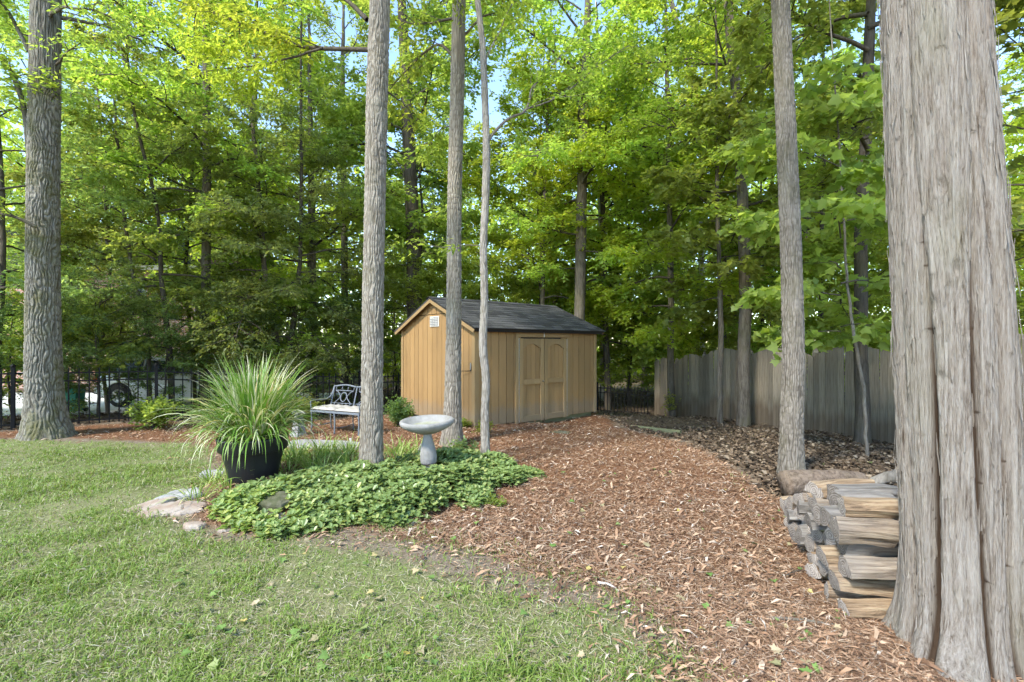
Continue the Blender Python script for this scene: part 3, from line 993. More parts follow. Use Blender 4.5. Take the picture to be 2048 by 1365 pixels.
part('pedestal', *lathe(ped, 48), M['concrete'], BB, True)
BB.rotation_euler = (math.radians(2.5), math.radians(-1.8), 0)

# ------------------------------------------------------------------ pot with ornamental grass
PX, PY = (507 - 1024) / F * 5.45, 5.45
PZ = gz(PX, PY)
POT = thing('flower_pot', 'large black tapered pot holding arching variegated grass', 'pot', (PX, PY, PZ - .02))
prof = [(.23, .0), (.235, .01), (.275, .20), (.315, .36), (.322, .37), (.345, .372), (.352, .38), (.362, .50), (.365, .515), (.355, .525), (.335, .522), (.325, .50), (.318, .46)]
part('pot_wall', *lathe(prof, 56), M['pot'], POT, True)
part('potting_soil', *lathe([(.322, .47), (.2, .485), (.001, .49)], 32), M['soil'], POT)
OGR = thing('ornamental_grass', 'fountain of long green and cream striped blades in the black pot', 'grass plant', (PX, PY, PZ + .49))
def arching(n, r0, Lrange, seed, up=(.15, 1.15), w=(.005, .009), seg=9, droop=1.0):
    rg = np.random.default_rng(seed)
    az = rg.uniform(0, 2 * np.pi, n)
    rr = r0 * np.sqrt(rg.random(n))
    base = np.stack([np.cos(az) * rr, np.sin(az) * rr, np.zeros(n)], -1)
    az2 = az + rg.normal(0, .45, n)
    lean = rg.uniform(up[0], up[1], n) * (.35 + .65 * rr / r0) + .05
    L = rg.uniform(*Lrange, n)
    k = rg.uniform(.9, 2.3, n) * droop * (.25 + lean / up[1] * .8)
    W = rg.uniform(*w, n)
    P = [base]
    ang = lean.copy()
    for s in range(seg):
        st = L / seg
        d = np.stack([np.cos(az2) * np.sin(ang), np.sin(az2) * np.sin(ang), np.cos(ang)], -1)
        P.append(P[-1] + d * st[:, None])
        ang = np.minimum(ang + k * (1.2 * (s + 1) / seg) / seg * 1.9, 2.95)
        az2 = az2 + rg.normal(0, .04, n)
    P = np.stack(P, 1)                                   # n, seg+1, 3
    sidev = np.stack([-np.sin(az2), np.cos(az2), rg.normal(0, .25, n)], -1)
    sidev = norm(sidev)
    prof_w = np.array([.7, 1, 1, 1, .95, .9, .8, .62, .38, .06])
    prof_w = np.interp(np.linspace(0, 1, seg + 1), np.linspace(0, 1, 10), prof_w)
    off = sidev[:, None] * (W[:, None] * prof_w[None])[..., None]
    V = np.stack([P - off, P + off], 2).reshape(n, -1, 3)
    m = (seg + 1) * 2
    q = np.array([[2 * s, 2 * s + 1, 2 * s + 3, 2 * s + 2] for s in range(seg)])
    Fq = (q[None] + (np.arange(n) * m)[:, None, None]).reshape(-1, 4)
    return V.reshape(-1, 3), [Fq]
G = Geo()
G.add(*arching(560, .26, (.55, .92), 1, (.1, 1.15), (.005, .0105), droop=1.2))
G.add(*arching(360, .28, (.42, .72), 2, (.4, 1.3), (.005, .0105), droop=1.5))
G.add(*arching(220, .18, (.75, 1.05), 3, (.05, .5), (.005, .010), droop=.45))
ob = G.build('blades', M['ornamental_blade'], OGR)
ob["kind"] = "stuff"

# ------------------------------------------------------------------ liriope clumps in the bed
spots = [(590, 925), (640, 912), (625, 940), (680, 925), (660, 900), (700, 905), (700, 940), (600, 900), (560, 915), (800, 925), (815, 900), (835, 930), (790, 905), (780, 945), (395, 985), (455, 965), (425, 945), (650, 950), (575, 948), (545, 893), (838, 892), (910, 905)]
names = ['striped grass clump right beside the black pot', 'striped grass clump in front of the grey patio slab', 'low striped grass clump between pot and tree trunk', 'striped grass clump left of the central trunk', 'striped grass clump at the back edge of the bed', 'striped grass clump touching the left of the central trunk',
         'striped grass clump at the foot of the central trunk', 'pale striped grass clump behind the pot', 'striped grass clump tucked behind the pot', 'striped grass clump just right of the central trunk', 'upright grass clump left of the bird bath behind', 'grass clump directly left of the bird bath pedestal', 'grass clump behind right of the central trunk', 'grass clump at the right foot of the central trunk',
         'wispy grass clump by the flagstones left of the bed', 'grass clump at the left foot of the pot', 'grass clump on the lawn edge left of the pot', 'grass clump in front of the pot and trunk gap', 'grass clump at the right foot of the pot', 'grass clump behind the pot near the bench', 'grass clump behind the bird bath pedestal', 'small grass clump right of the bird bath']
for i, (px, py) in enumerate(spots):
    x, y = gp(px, py, .1)
    n = 95 if i < 9 else (60 if i < 14 else 42)
    G = Geo().add(*arching(n, .09, (.18, .42), 50 + i, (.2, 1.25), (.004, .0075), 6, 1.2))
    o = G.build('liriope_clump', M['liriope_blade'])
    o.location = (x, y, gz(x, y) - .01)
    tag(o, names[i], 'grass plant', 'striped grass clumps in the bed')

# ------------------------------------------------------------------ groundcover
def cover(n, region, seed, m, name, label, hz=(.02, .17)):
    rg = np.random.default_rng(seed)
    x = rg.uniform(-3, .4, n * 14); y = rg.uniform(3.95, 7, n * 14)
    sd = poly_sd(COVER, x, y) + (vnoise(np.stack([x * 3, y * 3, x * 0], -1), 8) - .5) * .45
    k = (sd > 0) & region(x, y, rg) & ((x - bx) ** 2 + ((y - by + .16) * .8) ** 2 > .06)
    x, y, sd = x[k][:n], y[k][:n], sd[k][:n]
    n = len(x)
    lump = np.clip(fbm(np.stack([x * 3.6, y * 3.6, x * 0], -1), 9) * 2 - .5, 0, 1)
    x = x + 0
    H = (hz[0] + (hz[1] - hz[0]) * lump) * (.45 + .55 * smooth(0, .25, sd)) + rg.uniform(-.02, .035, n)
    H = H * (.35 + .65 * smooth(.12, .5, np.hypot(x - bx, y - by + .1)))
    base = np.stack([x, y, ground_z(x, y)], -1)
    top = base + np.stack([rg.normal(0, .03, n), rg.normal(0, .03, n) - .02, H], -1)
    G = Geo()
    for tier in range(2):
        kl = 6
        for j in range(kl):
            az = rg.uniform(0, 2 * np.pi) + j * 2 * np.pi / kl + rg.normal(0, .3, n)
            el = rg.normal(.35 - tier * .35, .25, n)
            d = np.stack([np.cos(az) * np.cos(el), np.sin(az) * np.cos(el), np.sin(el)], -1)
            nr = np.stack([-np.cos(az) * .5 + rg.normal(0, .2, n), -np.sin(az) * .5 + rg.normal(0, .2, n), np.ones(n)], -1)
            pos = top - np.array([0, 0, .035 * tier])
            V, Fc = scatter(OVAL[0], OVAL[1], pos, frames(d, nr), rg.uniform(.030, .070, n) * (1 + .12 * tier), np.full(n, 1.15))
            G.add(V, Fc)
    o = G.build(name, m)
    return tag(o, label, 'groundcover', kind='stuff')
def mixyellow(x, y): return smooth(-1.55, -2.4, x) * smooth(5.1, 4.5, y)
cover(4300, lambda x, y, r: (r.random(len(x)) > mixyellow(x, y) * .65) & ~(((x + 2.18) ** 2 + ((y - 4.46) * 1.0) ** 2) < .03), 4, M['leaf_cover'], 'groundcover', 'low glossy green groundcover filling the bed round the bird bath')
cover(420, lambda x, y, r: (r.random(len(x)) < mixyellow(x, y)) & ~(((x + 2.18) ** 2 + ((y - 4.46) * 1.0) ** 2) < .03), 6, M['leaf_cover_yellow'], 'groundcover', 'yellow-green groundcover leaves at the front left of the bed')

# ------------------------------------------------------------------ stones
def stone(name, label, cat, px, py, sx, sy, sz, m, seed, z=None, rz=0, tilt=(0, 0), group=None, flat=True):
    x, y = gp(px, py)
    rg = np.random.default_rng(seed)
    n, k = 22, 7
    a = np.linspace(0, 2 * np.pi, n, endpoint=False)
    rad = 1 + .28 * (vnoise(np.stack([np.cos(a) * 1.6 + seed, np.sin(a) * 1.6, a * 0], -1), seed) - .5) * 2 + .06 * rg.normal(size=n)
    prof = [(.82, -1), (.98, -.35), (1.0, .15), (.965, .62), (.88, .88), (.6, 1.0), (.3, 1.02)] if flat else [(.7, -1), (1, -.3), (1.0, .2), (.85, .6), (.62, .85), (.35, .97), (.12, 1.0)]
    V = []
    for pr, pzv in prof:
        for j in range(n):
            V.append((math.cos(a[j]) * rad[j] * pr * sx, math.sin(a[j]) * rad[j] * pr * sy, pzv * sz))
    V = np.array(V)
    V += (np.stack([vnoise(V * 14 + 3, seed + q) for q in range(3)], -1) - .5) * .12 * min(sx, sy, sz * 3)
    V = np.concatenate([V, [[0, 0, prof[-1][1] * sz]]])
    r_ = np.arange(k - 1)[:, None] * n; j = np.arange(n)[None]
    Q = np.stack([r_ + j, r_ + (j + 1) % n, r_ + n + (j + 1) % n, r_ + n + j], -1).reshape(-1, 4)
    Tt = np.stack([(k - 1) * n + np.arange(n), (k - 1) * n + (np.arange(n) + 1) % n, np.full(n, k * n)], -1)
    o = Geo().add(V, [Q, Tt]).build(name, m)
    o.location = (x, y, (gz(x, y) if z is None else z) + sz * .25)
    o.rotation_euler = (tilt[0], tilt[1], rz)
    return tag(o, label, cat, group)
S = 'flat stones edging the bed'
stone('flagstone', 'pale tan flagstone lying at the left tip of the bed', 'stone', 325, 1028, .20, .13, .035, M['flagstone'], 1, rz=.3, tilt=(.12, -.1), group=S)
stone('flagstone', 'long brown flagstone sloping into the lawn beside the pale one', 'stone', 298, 1018, .24, .11, .03, M['flagstone'], 2, rz=.7, tilt=(.1, -.2), group=S)
stone('flagstone', 'reddish flagstone half under the yellow-green leaves', 'stone', 372, 1022, .18, .14, .045, M['flagstone'], 3, rz=-.2, tilt=(.1, .1), group=S)
stone('flagstone', 'rough grey stone behind the flagstones by the wispy grass', 'stone', 358, 1000, .22, .12, .06, M['greystone'], 4, rz=.4, tilt=(.1, -.15), group=S)
stone('flagstone', 'small rounded stone between the flagstones and the lawn', 'stone', 340, 1008, .09, .06, .04, M['greystone'], 5, rz=.4, group=S)
stone('flagstone', 'small cream stone at the front left corner of the bed', 'stone', 388, 1056, .10, .06, .04, M['flagstone'], 6, group=S)
stone('flagstone', 'tiny pale stone in front of the yellow-green leaves', 'stone', 447, 1062, .06, .035, .022, M['flagstone'], 7, group=S)
stone('boulder', 'dark mossy boulder surrounded by groundcover in the bed', 'stone', 560, 1030, .17, .11, .075, M['darkstone'], 8, rz=.3, tilt=(.3, 0))
stone('boulder', 'brown stone at the front of the bed below the mossy boulder', 'stone', 548, 1052, .15, .08, .07, M['flagstone'], 9, tilt=(.3, 0))
stone('field_stone', 'blue-grey stone beside the thin pale trunk', 'stone', 945, 917, .10, .07, .07, M['greystone'], 10, flat=False)
stone('field_stone', 'pale grey stone in the groundcover left of the pot', 'stone', 432, 950, .17, .12, .06, M['greystone'], 12, rz=.4)
stone('patio_slab', 'flat grey patio slab in front of the metal bench', 'paving slab', 645, 884, .66, .33, .045, M['slab'], 13, rz=-.15)
stone('stepping_stone', 'dark stepping stone sunk in mulch before the shed doors', 'paving slab', 1112, 853, .30, .16, .03, M['darkstone'], 14, z=gz(.95, 9.8) - .02)
stone('field_stone', 'whitish upright stone behind the bird bath pedestal', 'stone', 845, 905, .07, .06, .15, M['concrete'], 16, flat=False)
# tapered pale pedestal beside the bench
x, y = gp(597, 866)
PD = thing('garden_pedestal', 'small tapered cream stone pedestal between the pot and the bench', 'pedestal', (x, y, gz(x, y) - .02), .3)
part('shaft', *lathe([(.16, 0), (.155, .05), (.12, .09), (.085, .34), (.08, .40)], 4), M['concrete'], PD)
part('cap', *lathe([(.08, .401), (.115, .42), (.115, .45), (.06, .465), (.001, .467)], 4), M['concrete'], PD)
# white marker stake
x, y = gp(699, 893)
o = part('plant_stake', *bevel_box(-.018, .018, -.004, .004, 0, .21, .003), M['vent'], None)
o.location = (x, y, gz(x, y) - .02); o.rotation_euler = (.1, .08, .2)
tag(o, 'short white plant stake standing left of the central trunk', 'stake')
# landscape timber
a = np.array(gp(1262, 851, -.2)); b = np.array(gp(1362, 862, -.2))
d = b - a; L_ = np.linalg.norm(d)
o = part('landscape_timber', *bevel_box(0, L_, -.05, .05, -.03, .075, .015), M['timber'], None)
o.location = (a[0], a[1], gz(*((a + b) / 2)) + .01); o.rotation_euler = (0, 0, math.atan2(d[1], d[0]))
tag(o, 'mossy landscape timber edging the mulch right of the shed', 'timber')

# ------------------------------------------------------------------ bench
bl, br = np.array([-3.84, 9.25]), np.array([-2.75, 8.74])
BL = np.linalg.norm(br - bl)
BN = thing('garden_bench', 'grey cast metal two-seat bench behind the central trunk', 'bench', (bl[0], bl[1], gz(-3.4, 9.2)), math.atan2(br[1] - bl[1], br[0] - bl[0]))
SD, SZ = .50, .40
def bar(p, r, parent=None, name='bar', n=6):
    return part(name, *tube(spline(p, max(8, 5 * len(p))) if len(p) > 2 else np.array(p, float), r, n), M['bench_metal'], parent or BN, True)
for xx in (.02, BL / 2, BL - .02):
    bar([(xx, .0, 0), (xx, .01, .2), (xx, .0, SZ)], .016, name='leg')
    bar([(xx, SD, -.0), (xx, SD - .02, .2), (xx, SD - .02, SZ)], .014, name='leg')
    bar([(xx, .0, .12), (xx, SD / 2, .10), (xx, SD - .02, .12)], .008, name='stretcher')
seat = part('seat_frame', *bevel_box(0, BL, -.015, .015, SZ - .015, SZ + .025, .006), M['bench_metal'], BN)
part('seat_frame', *bevel_box(0, BL, SD - .03, SD, SZ - .015, SZ + .02, .006), M['bench_metal'], BN)
for xx in (0.0, BL - .03):
    part('seat_frame', *bevel_box(xx, xx + .03, .016, SD - .031, SZ - .012, SZ + .02, .005), M['bench_metal'], BN)
for i in range(12):
    xx = .06 + i * (BL - .12) / 11
    part('seat_slat', *bevel_box(xx - .014, xx + .014, .016, SD - .031, SZ - .004, SZ + .006, .002), M['bench_metal'], BN)
def back_pt(x, h):      # reclined, slightly curved back
    return (x, SD - .015 + h * .28, SZ + .02 + h)
BH = .43
for xx in (.01, BL / 2, BL - .01):
    bar([back_pt(xx, -.02), back_pt(xx, BH * .5), back_pt(xx, BH)], .014, name='back_post')
for s in range(2):
    x0, x1 = .02 + s * BL / 2, BL / 2 - .01 + s * BL / 2 - .01
    c = (x0 + x1) / 2
    w = (x1 - x0) / 2
    P = [back_pt(x0, BH - .02), back_pt(c, BH + .01), back_pt(x1, BH - .02)]
    bar(P, .017, name='top_rail')
    bar([back_pt(x0 + .05, BH - .10), back_pt(x1 - .05, BH - .10)], .010, name='back_rail')
    bar([back_pt(x0, .03), back_pt(x1, .03)], .011, name='back_rail')
    bar([back_pt(x0 + .02, .085), back_pt(x1 - .02, .085)], .008, name='back_rail')
    for t in (-1, -.33, .33, 1):
        bar([back_pt(c + t * (w - .05), BH - .10), back_pt(c + t * (w - .05), BH - .025)], .007, name='back_spindle')
    for t in (-.8, -.4, 0, .4, .8):
        bar([back_pt(c + t * (w - .03), .03), back_pt(c + t * (w - .03), .085)], .007, name='back_spindle')
    hm = (.085 + BH - .10) / 2
    ring = [back_pt(c + .075 * math.cos(q), hm + .088 * math.sin(q)) for q in np.linspace(0, 2 * math.pi, 25)]
    part('ring', *tube(np.array(ring), .010, 6), M['bench_metal'], BN, True)
    for sg in (-1, 1):
        bar([back_pt(c + sg * (w - .06), BH - .11), back_pt(c + sg * .16, hm + .09), back_pt(c + sg * .09, hm), back_pt(c + sg * .16, hm - .08), back_pt(c + sg * (w - .07), .09)], .009, name='scroll')
for xx in (.0, BL):
    bar([back_pt(xx, BH - .03), (xx, SD + .02, SZ + .26), (xx, SD - .14, SZ + .19), (xx, .08, SZ + .20), (xx, .0, SZ + .17), (xx, .02, SZ + .02)], .013, name='armrest')
def cushion(x0, x1):
    n = 20
    u = np.linspace(-1, 1, n)
    A, B = np.meshgrid(u, u)
    e = (1 - np.abs(A) ** 6) ** .5 * (1 - np.abs(B) ** 6) ** .5
    bumpz = .012 * np.cos(A * 9) * np.cos(B * 9)
    X = (x0 + x1) / 2 + A * (x1 - x0) / 2
    Y = .235 + B * .25
    top = np.stack([X, Y, SZ + .045 + .042 * e + bumpz * e], -1).reshape(-1, 3)
    bot = np.stack([X, Y, SZ + .043 - .02 * e], -1).reshape(-1, 3)
    r_ = (np.arange(n - 1)[:, None] * n + np.arange(n - 1)[None]).ravel()
    q = np.stack([r_, r_ + 1, r_ + 1 + n, r_ + n], -1)
    return Geo().add(top, q).add(bot, q[:, ::-1])
for s in range(2):
    o = cushion(.01 + s * BL / 2, BL / 2 - .01 + s * BL / 2).build('seat_cushion', M['cushion'], None, True)
    o.location = BN.location; o.rotation_euler = BN.rotation_euler
    tag(o, ['off-white seat cushion on the left half of the bench', 'off-white seat cushion on the right half of the bench by the trunk'][s], 'cushion', 'bench cushions')

# ------------------------------------------------------------------ black metal fences
def picket_mesh(h, w=.011):
    G = Geo().add(*box(-w, w, -w, w, 0, h - .06))
    v = np.array([(-w, -w, h - .06), (w, -w, h - .06), (w, w, h - .06), (-w, w, h - .06), (0, 0, h)])
    G.add(v, [np.array([(0, 1, 4), (1, 2, 4), (2, 3, 4), (3, 0, 4)])])
    return G.mesh('picket', M['black_metal'])
def metal_fence(label, path, h, spacing, rails, post_every):
    root = thing('metal_fence', label, 'fence', (path[0][0], path[0][1], gz(*path[0])))
    ox, oy, oz = root.location
    pm = picket_mesh(h)
    for (ax, ay), (bx_, by_) in zip(path[:-1], path[1:]):
        L = math.hypot(bx_ - ax, by_ - ay)
        rz = math.atan2(by_ - ay, bx_ - ax)
        nb = max(1, round(L / post_every))
        for b_ in range(nb):
            t0, t1 = b_ / nb, (b_ + 1) / nb
            p0 = np.array([ax + (bx_ - ax) * t0, ay + (by_ - ay) * t0]); p1 = np.array([ax + (bx_ - ax) * t1, ay + (by_ - ay) * t1])
            z0 = float(ground_z(p0[:1], p0[1:], False)[0]); z1 = float(ground_z(p1[:1], p1[1:], False)[0])
            po = part('post', *bevel_box(-.03, .03, -.03, .03, -.1, h + .04, .004), M['black_metal'], root)
            po.location = (p0[0] - ox, p0[1] - oy, z0 - oz); po.rotation_euler = (0, 0, rz)
            part('post_cap', *lathe([(.046, h + .041), (.046, h + .06), (.02, h + .085), (.001, h + .09)], 4), M['black_metal'], po)
            ll = L / nb
            for rh in rails:
                V, Fc = box(0.03, ll - .03, -.013, .013, -.014, .014)
                V[:, 2] += rh + (V[:, 0] / ll) * (z1 - z0)
                ro = part('rail', V, Fc, M['black_metal'], root)
                ro.location = (p0[0] - ox, p0[1] - oy, z0 - oz); ro.rotation_euler = (0, 0, rz)
            npk = int(ll / spacing)
            for i in range(1, npk):
                t = i / npk
                q = p0 + (p1 - p0) * t
                o = link('picket', pm, root)
                o.location = (q[0] - ox, q[1] - oy, z0 + (z1 - z0) * t - oz + .03); o.rotation_euler = (0, 0, rz)
    return root
metal_fence('black metal picket fence running behind the bench and the big left trunk', [(-11.2, 7.9), (-4.05, 12.9), (-1.0, 15.03)], 1.15, .15, (.10, .90, 1.06), 2.2)
metal_fence('short run of black picket fence between the shed and the board fence', [(-.9, 15.1), (4.60, 16.05)], .90, .11, (.08, .66, .80), 1.9)

# ------------------------------------------------------------------ board privacy fence with arched panels
P0 = np.array([4.69, 15.9]); dP = norm(np.array([1.61, -3.83]))
valleys = [-.02, .94, 2.07, 3.66, 5.4, 7.2, 9.0, 10.8]
PF = thing('board_fence', 'weathered grey board privacy fence with scalloped tops on the right', 'fence', (P0[0], P0[1], -.76))
rzP = math.atan2(dP[1], dP[0])
pf_rng = random.Random(8)
def fence_ground(s):
    q = P0 + dP * s
    return float(ground_z(np.array([q[0]]), np.array([q[1]]), False)[0])
TOPS = 1.74
for a, b in zip(valleys[:-1], valleys[1:]):
    n = max(5, round((b - a) / .142))
    w = (b - a) / n
    for i in range(n):
        s0, s1 = a + i * w + .003, a + (i + 1) * w - .003
        def top(s):
            t = (s - a) / (b - a)
            return TOPS + .22 * (math.sin(math.pi * min(1, max(0, t))) ** .8) - .04
        zg = fence_ground((s0 + s1) / 2)
        hl, hm_, hr = top(s0), top((s0 + s1) / 2), top(s1)
        ww = s1 - s0
        poly = [(0, -.05), (ww, -.05), (ww, hr), (ww / 2, hm_), (0, hl)]
        V, Fc = prism(poly, -.009, .009)
        o = part('picket', V, Fc, M['picket'], PF)
        q = P0 + dP * s0
        nrm_off = np.array([-dP[1], dP[0]]) * pf_rng.uniform(-.004, .004)
        o.location = (q[0] - P0[0] + nrm_off[0], q[1] - P0[1] + nrm_off[1], zg + .76 + pf_rng.uniform(-.012, .012))
        o.rotation_euler = (pf_rng.uniform(-.012, .012), pf_rng.uniform(-.006, .006), rzP)
    zg = fence_ground(a)
    q = P0 + dP * a + np.array([-dP[1], dP[0]]) * .08
    po = part('post', *bevel_box(-.05, .05, -.05, .05, -.1, TOPS + .05, .006), M['picket'], PF)
    po.location = (q[0] - P0[0], q[1] - P0[1], zg + .76); po.rotation_euler = (0, 0, rzP)
    part('post_cap', *lathe([(.075, TOPS + .051), (.075, TOPS + .07), (.05, TOPS + .12), (.001, TOPS + .17)], 4), M['picket'], po)
    for rh in (.35, 1.35):
        z1 = fence_ground(b)
        V, Fc = box(0, b - a, .012, .05, -.04, .04)
        V[:, 2] += rh + V[:, 0] / (b - a) * (z1 - zg)
        ro = part('rail', V, Fc, M['picket'], PF)
        q = P0 + dP * a
        ro.location = (q[0] - P0[0], q[1] - P0[1], zg + .76); ro.rotation_euler = (0, 0, rzP)

# ------------------------------------------------------------------ firewood
def log_mesh(seed, L, r, kind):
    rg = np.random.default_rng(seed)
    if kind == 'quarter':
        base = [(-1, -.75), (.95, -.8), (1.0, -.35), (.55, .45), (-.1, .95), (-.75, .55)]
    elif kind == 'half':
        base = [(-1, -.55), (1, -.5), (.95, .1), (.6, .62), (0, .85), (-.6, .65), (-.98, .1)]
    elif kind == 'wedge':
        base = [(-.95, -.6), (.2, -.95), (1.0, -.2), (.75, .7), (-.2, .85), (-.9, .35)]
    else:
        base = [(math.cos(q), math.sin(q)) for q in np.linspace(0, 2 * math.pi, 12, endpoint=False)]
    B = np.array(base)
    # densify outline
    D = []
    for a_, b_ in zip(B, np.roll(B, -1, 0)):
        for t in (0, .33, .66): D.append(a_ + (b_ - a_) * t)
    D = np.array(D) * r * rg.uniform(.88, 1.1, (1, 2))
    n, k = len(D), 15
    V = []
    tw = rg.normal(0, .1)
    ph = rg.uniform(0, 50)
    for i in range(k):
        t = i / (k - 1)
        x = (t - .5) * L
        ca, sa = math.cos(tw * t), math.sin(tw * t)
        q = D @ np.array([[ca, sa], [-sa, ca]])
        q = q * (1 + .05 * math.sin(ph + t * 5))
        V.append(np.c_[np.full(n, x), q])
    V = np.concatenate(V)
    amp = .012
    V[:, 1] += (vnoise(V * np.array([4, 13, 13]) + ph, seed + 4) - .5) * .035
    V[:, 2] += (vnoise(V * np.array([4, 13, 13]) + ph + 3, seed + 5) - .5) * .035
    V[:, 1] += (vnoise(V * np.array([5, 42, 42]) + ph, seed) - .5) * 2 * amp
    V[:, 2] += (vnoise(V * np.array([5, 42, 42]) + ph + 9, seed + 1) - .5) * 2 * amp
    endm = np.zeros(len(V)); 
    V[:n, 0] += V[:n, 2] * rg.uniform(-.25, .25) + V[:n, 1] * rg.uniform(-.2, .2) + (vnoise(V[:n] * 14, seed) - .5) * .012
    V[-n:, 0] += V[-n:, 2] * rg.uniform(-.25, .25)
    r_ = np.arange(k - 1)[:, None] * n; j = np.arange(n)[None]
    Q = np.stack([r_ + j, r_ + n + j, r_ + n + (j + 1) % n, r_ + (j + 1) % n], -1).reshape(-1, 4)
    G = Geo().add(V, Q, 0)
    for e, s in ((0, 1), (k - 1, -1)):
        ring = V[e * n:(e + 1) * n]
        c = ring.mean(0, keepdims=True)
        idx = np.arange(n)
        T3 = np.stack([np.full(n, n), idx, (idx + 1) % n], -1)
        G.add(np.concatenate([ring, c + [[0.004 * -s, 0, 0]]]), T3 if s > 0 else T3[:, ::-1], 1)
    return G
fA, fB = np.array([1.96, 2.86]), np.array([2.56, 4.55])
axL = math.radians(-4)
lr = random.Random(4)
rows = [('bottom', 12, .06, 0), ('second', 11, .175, 1), ('third', 10, .29, 2), ('fourth', 8, .405, 3), ('fifth', 6, .52, 4), ('top', 4, .63, 5)]
ordn = ['nearest', 'second', 'third', 'fourth', 'fifth', 'sixth', 'seventh', 'eighth', 'ninth', 'tenth', 'eleventh', 'twelfth']
sd_ = 0
for rn, cnt, z, ri in rows:
    for i in range(cnt):
        sd_ += 1
        t = (i + .45 * (ri % 2)) / 11.8
        r0 = lr.uniform(.055, .086)
        kind = lr.choice(['quarter', 'half', 'wedge', 'quarter', 'wedge'])
        Ln = lr.uniform(.34, .44) if i > 1 else lr.uniform(.30, .34)
        p = fA + (fB - fA) * t
        jit = lr.uniform(-.085, .05)
        ax = axL + lr.uniform(-.22, .16) * (1 if i else .3)
        cx = p[0] + math.cos(ax) * (Ln / 2 + jit); cy = p[1] + math.sin(ax) * (Ln / 2 + jit) + lr.uniform(-.015, .015)
        o = log_mesh(sd_, Ln, r0, kind).build('firewood_log', [M['split_wood'], M['end_wood']])
        o.location = (cx, cy, gz(cx, cy) + z - .03 * t * ri + lr.uniform(-.01, .01))
        o.rotation_euler = (lr.uniform(-.5, .5) + (math.pi if lr.random() < .35 else 0), lr.uniform(-.05, .05), ax)
        nm = 'nearest split log' if i == 0 else f'{ordn[i]} split log from the near end'
        tag(o, f'{nm} in the {rn} row of the firewood stack', 'log', 'split firewood logs stacked beside the cedar')
def round_log(name, label, cat, pts, rad, seed, m):
    V, Fc = tube(spline(pts, 40), np.interp(np.linspace(0, 1, 40), np.linspace(0, 1, len(rad)), rad), 22)
    V = V + (np.stack([vnoise(V * 9, seed + q) for q in range(3)], -1) - .5) * .03 + (np.stack([vnoise(V * 30, seed + q) for q in range(3)], -1) - .5) * .012
    return tag(Geo().add(V, Fc).build(name, m, None, True), label, cat)
a0 = at(1570, 968, 4.95); a1 = at(1660, 962, 5.0); a2 = at(1720, 966, 5.1)
round_log('round_log', 'thick round log with reddish bark lying behind the firewood stack', 'log', [a0, a1, a2], [.125, .12, .11], 3, M['bark_log'])
b0 = at(1712, 974, 4.6); b1 = at(1750, 962, 4.5); b2 = at(1790, 952, 4.4); b3 = at(1850, 960, 4.3)
round_log('crooked_limb', 'crooked pale fallen limb lying behind the stack beside the cedar', 'limb', [b0, b1, b2, b3], [.03, .045, .06, .06], 5, M['bark_pale'])
# sticks and fallen leaves on the mulch and lawn
stk = [('grey stick lying on the mulch in front of the firewood', (1540, 1245), (1672, 1260), .011, 'bark_pale'), ('dark twig lying on the lawn at the bottom of the yard', (990, 1345), (1030, 1312), .008, 'bark_brown'),
       ('pale wood splinter at the edge of lawn and mulch', (1196, 1168), (1238, 1186), .010, 'bark_white'), ('short mossy stick beside the middle of the firewood', (1572, 1160), (1610, 1148), .009, 'bark_brown')]
for lab, p, q, r_, mt in stk:
    x0, y0 = gp(*p); x1, y1 = gp(*q)
    P = spline([(x0, y0, gz(x0, y0) + .02), ((x0 + x1) / 2 + .01, (y0 + y1) / 2 + .012, gz((x0 + x1) / 2, (y0 + y1) / 2) + .028), (x1, y1, gz(x1, y1) + .02)], 12)
    tag(part('stick', *tube(P, np.linspace(r_, r_ * .55, 12), 7), M[mt], None, True), lab, 'stick')

# ------------------------------------------------------------------ tree building
UP = np.array([0, 0, 1.0])
def leaves_on(bases, dirs, lens, k, size, rg, tpl=LEAF, narrow=1.0, droop=.25, flat=.55, sidew=.85):
    """k leaves alternate along each twig"""
    n = len(bases)
    V, Fs = [], []
    j = np.tile(np.arange(k), n)
    B = np.repeat(bases, k, 0); D = np.repeat(norm(dirs), k, 0); L = np.repeat(lens, k)
    t = (j + 1 + rg.uniform(-.3, .3, n * k)) / k
    pos = B + D * (L * t)[:, None] + rg.normal(0, .02, (n * k, 3))
    pos[:, 2] -= (L * t * t) * droop * .5
    side = norm(np.cross(D, UP) + rg.normal(0, .15, (n * k, 3)))
    sgn = np.where(j % 2 == 0, 1.0, -1.0)
    ld = D * .6 + side * (sgn * sidew)[:, None] + rg.normal(0, .28, (n * k, 3))
    ld[:, 2] -= droop
    nr = UP + rg.normal(0, flat, (n * k, 3))
    s = size * rg.uniform(.65, 1.2, n * k)
    return scatter(tpl[0], tpl[1], pos, frames(ld, nr), s, np.full(n * k, narrow))

def along(path, ts):
    path = np.asarray(path, float)
    seg = np.linalg.norm(np.diff(path, axis=0), axis=1)
    c = np.concatenate([[0], np.cumsum(seg)]) / seg.sum()
    p = np.stack([np.interp(ts, c, path[:, q]) for q in range(3)], -1)
    d = np.stack([np.interp(np.clip(ts + .05, 0, 1), c, path[:, q]) - np.interp(np.clip(ts - .05, 0, 1), c, path[:, q]) for q in range(3)], -1)
    return p, norm(d)

